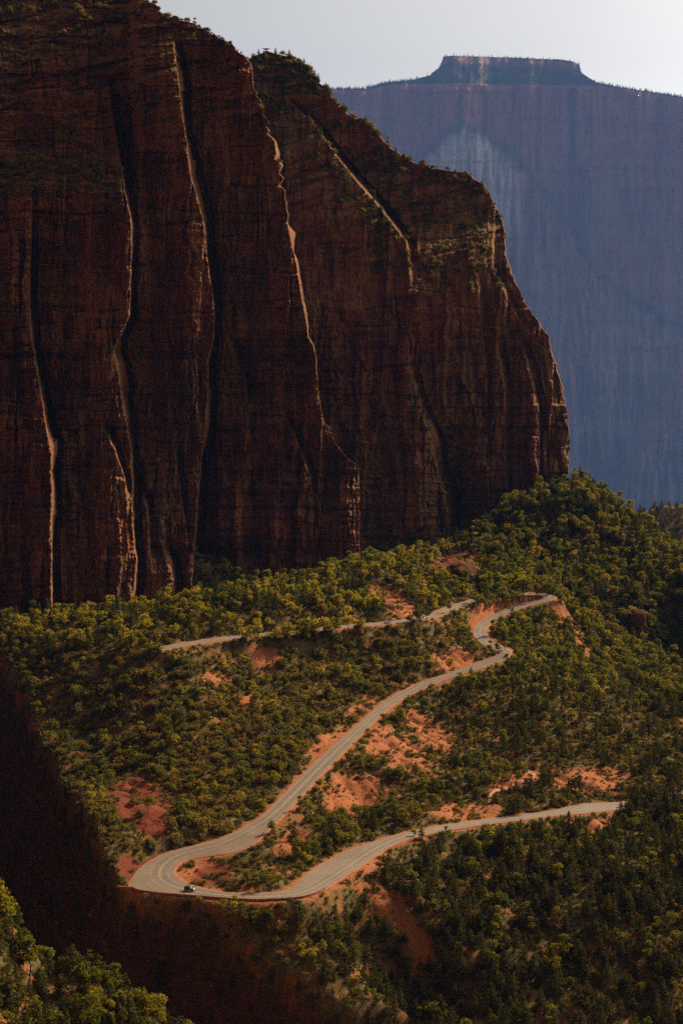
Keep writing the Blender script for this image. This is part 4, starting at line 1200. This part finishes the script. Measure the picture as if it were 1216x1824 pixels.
# low tufts on the open ground
tx_ = rng.uniform(-180, 230, 60000); ty_ = rng.uniform(690, 1330, 60000); tz_ = ground(tx_, ty_)
a, b_, c = PX(np.stack([tx_, ty_, tz_], -1))
trd = bil(GX0, 1.6, GY0, 1.6, np.minimum(rd, 40), tx_, ty_); tdr = bil(GX0, 1.6, GY0, 1.6, drop, tx_, ty_); tb = bil(GX0, 1.6, GY0, 1.6, bare, tx_, ty_)
m = (a > 0) & (a < 1216) & (trd > 1.8) & (tdr < .5) & (fbm(tx_ / 12, ty_ / 12, 3, 970) + .25 - .5 * tb > 0) & (b_ > 1040)
stuff('grass', 'tuft', np.stack([tx_, ty_, tz_], -1)[m], rng.uniform(1.0, 3.0, m.sum()), 'dry grass tufts on the open ground')

# loose stones: on bare banks and as rubble below the cliffs
m = (a > 0) & (a < 1216) & (trd > 1.2) & (tdr < 40) & (rng.random(len(tx_)) < .05 + .35 * tb)
stuff('rubble', 'stone', np.stack([tx_, ty_, tz_], -1)[m], rng.uniform(.12, .6, m.sum()) ** 1.3, 'loose red stones on the bare banks')
fp = np.concatenate([np.interp(rng.uniform(0, 1, 500), np.linspace(0, 1, len(FOOT1)), [q_[0] for q_ in FOOT1]), rng.uniform(640, 1000, 250)])
fq = np.where(fp < 640, np.interp(fp, [q_[0] for q_ in FOOT1], [q_[1] for q_ in FOOT1]), np.interp(fp, [q_[0] for q_ in FOOT2], [q_[1] for q_ in FOOT2])) + np.abs(rng.normal(0, 7, len(fp)))
fY = np.where(fp < 640, Y1(fp, fq), Y2(fp, fq)) - np.abs(rng.normal(2, 9, len(fp)))
fW = WY(fp, fq, fY); fW[:, 2] = ground(fW[:, 0], fW[:, 1])
stuff('talus', 'stone', fW, .5 + 3.2 * rng.random(len(fW)) ** 3, 'fallen rock at the foot of the cliffs')

# ------------------------------------------------------------------ plants on the cliffs
def on_relief(P, Q, V, dens, n, seed):
    r = np.random.default_rng(seed)
    i = r.integers(0, P.shape[0], n); j = r.integers(0, P.shape[1] - 27, n)
    p, q = P[i, j], Q[i, j]
    k_ = r.random(n) < dens(p, q)
    return V[i, j][k_], p[k_], q[k_]


def dens1(p, q):
    d = ell(p, q, 60, 318, 180, 40) * ss(-.25, .2, fbm(p / 14, q / 10, 3, 985)) * .5 + ell(p, q, 150, 250, 80, 40) * .05
    n = fbm(p / 22, (q + p * .15) / 9, 3, 980)
    d += (1 - ss(170, 260, q)) * ss(.10, .40, n) * .26
    d += ss(.30, .5, n) * .03
    d += np.exp(-((q - 622) / 4.0) ** 2) * ss(.05, .3, n) * .25
    d += ell(p, q, 505, 330, 14, 60) * .05 + ell(p, q, 390, 606, 10, 6) * .3 + ell(p, q, 198, 624, 14, 5) * .4 + ell(p, q, 548, 612, 16, 4) * .4 + ell(p, q, 215, 1005, 14, 14) * .1
    d += ss(985, 1060, q) * .02
    return d


def dens2(p, q):
    n = fbm(p / 30, (q + p * .25) / 15, 3, 990)
    d = (1 - ss(480, 540, q)) * ss(-.02, .32, n) * .34 * ss(535, 600, p + (q - 230) * -.3)
    d += ((q > 100) & (q < 205)) * ss(.0, .3, fbm(p / 40, q / 10, 3, 991)) * .28
    d += ell(p, q, 815, 850, 34, 100, -8) * .22 + ell(p, q, 745, 730, 16, 90, -15) * .10 + ell(p, q, 930, 600, 22, 10) * .2 + ell(p, q, 690, 960, 60, 26) * .1 + ell(p, q, 930, 880, 50, 30) * .05
    d += ss(.34, .5, n) * .03
    # skyline
    return d


v1, p_, q_ = on_relief(P1, Q1, V1, dens1, 60000, 5)
stuff('cliff_scrub', 'shrub', v1, rng.uniform(.8, 2.6, len(v1)), 'dark bushes on the ledges of the near cliff')
v2, p_, q_ = on_relief(P2, Q2, V2, dens2, 46000, 6)
h_ = rng.random(len(v2)) < .7
stuff('spur_scrub', 'shrub', v2[h_], rng.uniform(1.2, 3.2, h_.sum()), 'dark bushes on the ledges of the far spur')
stuff('spur_pines', 'pine', v2[~h_], rng.uniform(.5, 1.1, (~h_).sum()), 'small pines on the ledges of the far spur')
# skyline scrub just behind the crest of the spur
ii = np.where((Q2[:, 0] > 90) & (Q2[:, 0] < 355))[0]
ii = rng.choice(ii, 260); col = P2.shape[1] - 27
sv = V2[ii, np.full(len(ii), col) + rng.integers(-3, 3, len(ii))]
sq = Q2[ii, 0]
m = fbm(sq / 14, sq * 0, 2, 995) > -.05
stuff('skyline_scrub', 'shrub', sv[m], rng.uniform(.8, 2.3, m.sum()), 'bushes along the skyline of the far spur')
ii = rng.choice(np.where((Q1[:, 0] > -5) & (Q1[:, 0] < 110))[0], 60)
sv = V1[ii, P1.shape[1] - 27 + rng.integers(-3, 2, len(ii))]
stuff('crest_scrub', 'shrub', sv, rng.uniform(.5, 1.2, len(sv)), 'low bushes along the crest of the near cliff')
# mesa-top trees
k_ = rng.choice(len(mpx), 420); mt = Vm[1, k_].copy(); mt[:, 1] += rng.uniform(0, 100, len(k_))
stuff('mesa_trees', 'fir', mt, rng.uniform(1.3, 4.0, len(k_)), 'tiny trees fringing the top of the mesa')
i_ = rng.integers(3, va, 1500); k_ = rng.choice(len(mpx), 1500)
stuff('mesa_slope_trees', 'pine', Vm[i_, k_], rng.uniform(2.5, 6.0, 1500), 'trees on the slope below the mesa cap')
tx_ = rng.uniform(250, 700, 1200); ty_ = rng.uniform(2500, 2680, 1200)
tz_ = bil(230, 570 / 129, 2350, 750 / 99, hz, tx_, ty_)
stuff('hill_trees', 'pine', np.stack([tx_, ty_, tz_], -1), rng.uniform(.8, 1.7, 1200), 'pines covering the hill at the right edge')


def crest_point(P, Q, V, px, py):
    d = np.hypot(P[:, :-26] - px, Q[:, :-26] - py); i = np.unravel_index(np.argmin(d), d.shape)
    return V[i]


for px_, py_, k_, s_, lb in ((293, 36, 'fir', .42, 'tiny conifer on the cliff top left of the round boulder'), (347, 48, 'broad', .75, 'windswept dark tree on the cliff top right of the round boulder'),
                             (668, 250, 'broad', .9, 'leftmost bushy tree on the skyline of the far spur'), (690, 262, 'broad', 1.1, 'tallest bushy tree on the skyline of the far spur'), (704, 272, 'pine', .9, 'dark pine right of the tallest skyline tree'),
                             (778, 308, 'broad', .8, 'bushy tree right of the notch on the spur skyline'), (800, 312, 'broad', .7, 'second bushy tree right of the spur skyline notch'), (858, 344, 'broad', 1.0, 'bushy tree at the shoulder where the spur drops away'), (535, 122, 'pine', .8, 'small pine on the rounded summit behind the cliff'), (565, 152, 'pine', .9, 'small pine low on the right flank of the rounded summit')):
    p = crest_point(P1, Q1, V1, px_, py_) if px_ < 400 else crest_point(P2, Q2, V2, px_, py_)
    t = TEMPL[k_][1]
    o = empty(WORD[k_][0], p - np.array([0, 0, .4])); o.scale = (s_, s_, s_)
    link('trunk', t['trunk'], None, o); link('crown', t['crown'], None, o)
    tag(o, lb, WORD[k_][1], 'trees on the skyline')


# ------------------------------------------------------------------ boulders, log, wall
def boulder_mesh(seed, flat=1.0, cuts=9):
    bm = bmesh.new(); bmesh.ops.create_icosphere(bm, subdivisions=4, radius=1.0)
    r = random.Random(seed)
    for _ in range(cuts):       # chip flat faces off
        n = Vector((r.gauss(0, 1), r.gauss(0, 1), r.gauss(0, 1))).normalized(); d = r.uniform(.62, .9)
        for v in bm.verts:
            k = v.co.dot(n)
            if k > d: v.co -= n * (k - d) * .95
    for v in bm.verts:
        p = v.co
        v.co += p.normalized() * 0.06 * float(noise2(p.x * 3 + seed, p.y * 3 + p.z * 2, seed)) ; v.co.z *= flat
    me = bpy.data.meshes.new('boulder'); bm.to_mesh(me); bm.free()
    return me


M_BOULD = rock_mat('boulder_rock', (.62, .50, .45), 6.0)  # tint darkened, putting the shade on the outcrops into the colour
M_BOULD_P = rock_mat('pale_boulder_rock', (1.6, 1.7, 1.8), 6.0)
for px_, py_, r_, fl, mt_, lb in ((1136, 1118, 11, .9, M_BOULD, 'huge dark red rock outcrop on the wooded slope at right'), (822, 1032, 12, .7, M_BOULD, 'broad dark red outcrop in the shade behind the knoll'),
                               (706, 1034, 4.6, .35, M_BOULD_P, 'flat overhanging slab among trees on the knoll below the pillar'), (690, 1036, 3.6, .6, M_BOULD, 'leaning block left of the flat slab on the knoll'),
                               (905, 988, 2.6, .8, M_BOULD_P, 'pale boulder high on the wooded slope, left of the others'), (1000, 1014, 3.0, .8, M_BOULD_P, 'pale block in the trees above the S-bend'), (1052, 1018, 2.2, .8, M_BOULD_P, 'small pale rock right of the pale block above the S-bend'),
                               (1084, 1098, 3.0, .6, M_BOULD_P, 'pale rock just left of the huge outcrop'), (1140, 1004, 1.8, .7, M_BOULD_P, 'small pale rock near the ridge line at right'), (940, 1648, 2.4, .5, M_BOULD_P, 'pale angular rock in the middle of the dark wood'), (628, 1702, 2.2, .4, M_BOULD_P, 'pale flat rock on the slope below the lower road'),
                               (204, 1296, 1.6, .6, M_BOULD_P, 'small pale rock in the bushes on the left slope'), (1072, 1466, 2.2, .5, M_BOULD_P, 'pink rock beside the lower road near the right edge'), (1000, 1310, 1.8, .5, M_BOULD_P, 'pale rock at the top of the scrub flat')):
    p = hit_ground(px_, py_)
    o = link('boulder', boulder_mesh(px_, fl), mt_); o.location = p + np.array([0, r_ * .2, r_ * fl * .3]); o.scale = (r_, r_, r_); o.rotation_euler = (0, 0, px_ * .1)
    tag(o, lb, 'boulder', 'boulders on the canyon slopes')
for px_, py_, r_, fl, lb in ((752, 299, 4.6, 1.0, 'blocky red knob standing up on the skyline of the far spur'), (826, 316, 4.2, .9, 'squat red block at the right end of the spur skyline'), (735, 300, 3.2, .8, 'low red block left of the skyline knob')):
    p = crest_point(P2, Q2, V2, px_, py_)
    o = link('boulder', boulder_mesh(px_, fl, 14), M_ROCK); o.location = p + np.array([0, 2, r_ * .4]); o.scale = (r_, r_, r_)
    tag(o, lb, 'boulder', 'boulders on the canyon slopes')
p = crest_point(P1, Q1, V1, 312, 42)
o = link('boulder', boulder_mesh(3, .95, 4), M_BOULD); o.location = p + np.array([0, 0, 1.6]); o.scale = (3.1, 3.1, 3.1)
tag(o, 'round balanced boulder on the skyline of the near cliff', 'boulder', 'boulders on the canyon slopes')

a = hit_ground(603, 1419); b_ = hit_ground(636, 1425)
pts = [a + (b_ - a) * t + np.array([0, 0, .35 + .1 * math.sin(t * 9)]) for t in np.linspace(0, 1, 7)]
lv, lq = join([tube(pts, np.linspace(.42, .22, 7), 7), tube([pts[3], pts[3] + np.array([.6, -1.2, 1.0])], [.15, .05], 5), tube([pts[5], pts[5] + np.array([.9, .8, .9])], [.12, .04], 5)])
o = link('fallen_log', fast_mesh('fallen_log', lv, lq), M_DEAD)
tag(o, 'dark fallen log lying on the orange bank between the hairpin arms', 'log')

# low stone parapet along the outer edge of the hairpin
ra_, rb_, rc_ = PX(RB)
i0 = int(np.argmin(np.hypot(ra_ - 580, rb_ - 1582))); i1 = int(np.argmin(np.hypot(ra_ - 236, rb_ - 1583)))
line = RB[min(i0, i1):max(i0, i1) + 1].copy()
if PX(line[0])[0] < PX(line[-1])[0]: line = line[::-1]
line = np.vstack([line, [WZ(220, 1581, .9), WZ(204, 1577.5, .9)]])
dl = np.concatenate([[0], np.cumsum(np.linalg.norm(np.diff(line, axis=0), axis=1))])
bm = bmesh.new(); pos_ = 0.3; r = random.Random(5)
while pos_ < dl[-1] - 1.5:
    ln = r.uniform(.9, 1.7)
    c = np.array([np.interp(pos_ + ln / 2, dl, line[:, k_]) for k_ in range(3)]); c2_ = np.array([np.interp(pos_ + ln / 2 + .3, dl, line[:, k_]) for k_ in range(3)])
    ang = math.atan2(c2_[1] - c[1], c2_[0] - c[0])
    res = bmesh.ops.create_cube(bm, size=1.0, matrix=Matrix.Translation(c + np.array([0, -.45, .12])) @ Matrix.Rotation(ang + r.uniform(-.04, .04), 4, 'Z') @ Matrix.Diagonal((ln * .96, r.uniform(.42, .55), r.uniform(.85, 1.1), 1)))
    pos_ += ln
bmesh.ops.bevel(bm, geom=bm.edges[:], offset=.05, segments=1, affect='EDGES')
me = bpy.data.meshes.new('stone_parapet'); bm.to_mesh(me); bm.free()
tag(link('stone_parapet', me, M_WALL), 'low red stone parapet along the outer edge of the hairpin', 'wall')


# ------------------------------------------------------------------ vehicles
def car_paint(name, col):
    m, nt, out = new_mat(name); b = NB(nt)
    tc = b.n('ShaderNodeTexCoord').outputs['Object']
    c = b.mix(0.9, col, b.ramp(b.noise(tc, 1.2, 3), [(0.3, .85), (0.7, 1.08)]), 'MULTIPLY')
    p = b.bsdf(out, c, 0.28, None, 0.5); p.inputs['Coat Weight'].default_value = 0.6
    return m


M_TYRE = plain_mat('tyre_rubber', (0.02, 0.02, 0.02), 0.85)
M_RIM = plain_mat('wheel_metal', (0.45, 0.45, 0.46), 0.35, 1.0)
M_GLASS = plain_mat('dark_glass', (0.012, 0.014, 0.016), 0.08, 0, 0.6, .1)
M_TRIM = plain_mat('black_trim', (0.02, 0.02, 0.021), 0.5)
M_LAMP = plain_mat('lamp_lens', (0.75, 0.75, 0.70), 0.15)
M_TAIL = plain_mat('tail_lens', (0.35, 0.02, 0.015), 0.2)


def prism(prof, w0, w1=None, bevel=.05, name='body'):
    """side profile [(x, z)...] extruded to half-width w0; w1 narrows points above the given (z, half-width)."""
    bm = bmesh.new(); n = len(prof)
    hw = lambda z: w0 if w1 is None or z < w1[0] else w1[1]
    A = [bm.verts.new((x, -hw(z), z)) for x, z in prof]; B = [bm.verts.new((x, hw(z), z)) for x, z in prof]
    bm.faces.new(A); bm.faces.new(B[::-1])
    for i in range(n): bm.faces.new((A[i], B[i], B[(i + 1) % n], A[(i + 1) % n]))
    bmesh.ops.recalc_face_normals(bm, faces=bm.faces)
    if bevel: bmesh.ops.bevel(bm, geom=bm.edges[:], offset=bevel, segments=2, affect='EDGES', clamp_overlap=True)
    me = bpy.data.meshes.new(name); bm.to_mesh(me); bm.free()
    return me


def box_mesh(name, boxes, bevel=.02):
    bm = bmesh.new()
    for cx, cy_, cz, sx, sy, sz in boxes:
        bmesh.ops.create_cube(bm, size=1, matrix=Matrix.Translation((cx, cy_, cz)) @ Matrix.Diagonal((sx, sy, sz, 1)))
    if bevel: bmesh.ops.bevel(bm, geom=bm.edges[:], offset=bevel, segments=1, affect='EDGES')
    me = bpy.data.meshes.new(name); bm.to_mesh(me); bm.free()
    return me


def wheel_meshes(r, w):
    out = []
    for nm, R0, R1, ww in (('tyre', r, r * .62, w), ('rim', r * .62, .05, w * .8)):
        prof = [(R1, -ww / 2), (R0 * .96, -ww / 2), (R0, -ww * .3), (R0, ww * .3), (R0 * .96, ww / 2), (R1, ww / 2)]
        k = 20; V = []; Q = []
        for i in range(k):
            a = 2 * math.pi * i / k
            V += [(math.cos(a) * q, y, math.sin(a) * q) for q, y in prof]
        m_ = len(prof)
        for i in range(k):
            for j in range(m_ - 1):
                Q.append((i * m_ + j, i * m_ + j + 1, ((i + 1) % k) * m_ + j + 1, ((i + 1) % k) * m_ + j))
        out.append(fast_mesh(nm, V, Q, False))
    return out


def add_wheels(root, xs, y, r, w):
    tm, rm = wheel_meshes(r, w)
    for x in xs:
        for s in (-1, 1):
            t = link('wheel', tm, M_TYRE, root); t.location = (x, s * y, r)
            link('rim', rm, M_RIM, t)


def jeep(loc, rz, paint, label):
    o = empty('jeep', loc, rz)
    link('body', prism([(-1.9, .55), (-1.9, 1.12), (.55, 1.15), (1.75, 1.05), (1.85, .95), (1.85, .55), (1.5, .5), (-1.6, .5)], .78, None, .05), paint, o)
    link('hood', prism([(.6, 1.13), (.6, 1.2), (1.7, 1.12), (1.82, 1.02), (1.82, .95)], .62, None, .02, 'hood'), M_HOOD, o)
    link('hard_top', prism([(-1.88, 1.12), (-1.85, 1.78), (.2, 1.82), (.35, 1.76), (.62, 1.14)], .74, (1.5, .66), .05, 'hard_top'), M_TRIM, o)
    link('windscreen', prism([(.40, 1.72), (.44, 1.74), (.69, 1.18), (.65, 1.16)], .62, None, 0, 'windscreen'), M_GLASS, o)
    for s in (-1, 1):
        link('fender', box_mesh('fender', [(1.3, s * .85, .92, .95, .24, .09), (-1.25, s * .85, .92, .95, .24, .09)]), M_TRIM, o)
        w_ = link('window', box_mesh('window', [(-.15, s * .72, 1.46, .7, .04, .42), (-1.15, s * .72, 1.46, .95, .04, .42)], .01), M_GLASS, o)
        link('headlight', box_mesh('headlight', [(1.87, s * .52, .86, .05, .2, .2)], .03), M_LAMP, o)
        link('taillight', box_mesh('taillight', [(-1.92, s * .68, .88, .05, .14, .26)], .01), M_TAIL, o)
    link('bumper', box_mesh('bumper', [(1.98, 0, .58, .16, 1.5, .16)]), M_TRIM, o)
    link('bumper', box_mesh('bumper', [(-1.98, 0, .58, .14, 1.5, .16)]), M_TRIM, o)
    add_wheels(o, (1.22, -1.25), .78, .40, .25)
    tm, rm = wheel_meshes(.38, .24)
    t = link('spare_wheel', tm, M_TYRE, o); t.location = (-2.03, 0, 1.05); t.rotation_euler = (0, 0, math.radians(90)); link('rim', rm, M_RIM, t)
    return tag(o, label, 'car')


def car(loc, rz, paint, label, suv=False):
    o = empty('car', loc, rz); up_ = .22 if suv else 0
    link('body', prism([(-2.25, .42), (-2.25, .80 + up_ * .6), (-2.1, .92 + up_ * .6), (-1.2, .95 + up_ * .6), (.95, .93 + up_ * .6), (2.0, .80 + up_ * .5), (2.25, .65), (2.25, .40), (1.9, .3), (-1.9, .3)], .88, None, .09), paint, o)
    b0 = -2.05 if suv else -1.75
    g = link('cabin_glass', prism([(b0, .9 + up_ * .6), (b0 + (.25 if suv else .6), 1.36 + up_), (.15, 1.38 + up_), (1.0, .92 + up_ * .6)], .80, (1.1, .64), .04, 'cabin_glass'), M_GLASS, o)
    link('roof', prism([(b0 + (.22 if suv else .55), 1.37 + up_), (b0 + (.3 if suv else .65), 1.44 + up_), (.05, 1.45 + up_), (.22, 1.37 + up_)], .66, None, .03, 'roof'), paint, o)
    for s in (-1, 1):
        link('headlight', box_mesh('headlight', [(2.2, s * .62, .68, .12, .34, .13)], .03), M_LAMP, o)
        link('taillight', box_mesh('taillight', [(-2.24, s * .66, .76, .06, .3, .14)], .02), M_TAIL, o)
        link('pillar', prism([(-.5, .95 + up_ * .6), (-.5, 1.38 + up_), (-.38, 1.38 + up_), (-.38, .95 + up_ * .6)], .01, None, 0, 'pillar'), paint, o).location = (0, s * .74, 0)
        link('mirror', box_mesh('mirror', [(.75, s * .98, 1.0 + up_ * .6, .12, .2, .14)], .03), paint, o)
    add_wheels(o, (1.38, -1.35), .80, .33, .22)
    return tag(o, label, 'car')


M_HOOD = car_paint('grey_hood_paint', (0.16, 0.16, 0.165))
M_JEEP = car_paint('black_paint', (0.012, 0.012, 0.013))
M_WHITE = car_paint('white_paint', (0.72, 0.72, 0.70))
M_SILV = car_paint('silver_paint', (0.55, 0.56, 0.57))


def heading(px_, py_):
    a_, b__, _ = PX(RC); i = int(np.argmin(np.hypot(a_ - px_, b__ - py_))); i = min(max(i, 2), len(RC) - 3)
    d = RC[i + 2] - RC[i - 2]
    return i, math.atan2(d[1], d[0])


jeep(WZ(338, 1587, .42), math.radians(-18), M_JEEP, 'black jeep driving round the inside of the hairpin')
for px_, py_, off, flip, pt, lb, suv in ((897, 1169, -1.8, False, M_WHITE, 'white car on the bend at the far end of the straight', True), (684, 1110, 1.9, True, M_WHITE, 'white car on the upper road beneath the cliff, left of the other', False), (752, 1103, 1.9, True, M_SILV, 'pale car half hidden by trees on the upper road', False)):
    i, h_ = heading(px_, py_)
    n_ = np.array([-math.sin(h_), math.cos(h_), 0]) * off
    car(RC[i] + n_ + np.array([0, 0, .02]), h_ + (math.pi if flip else 0), pt, lb, suv)
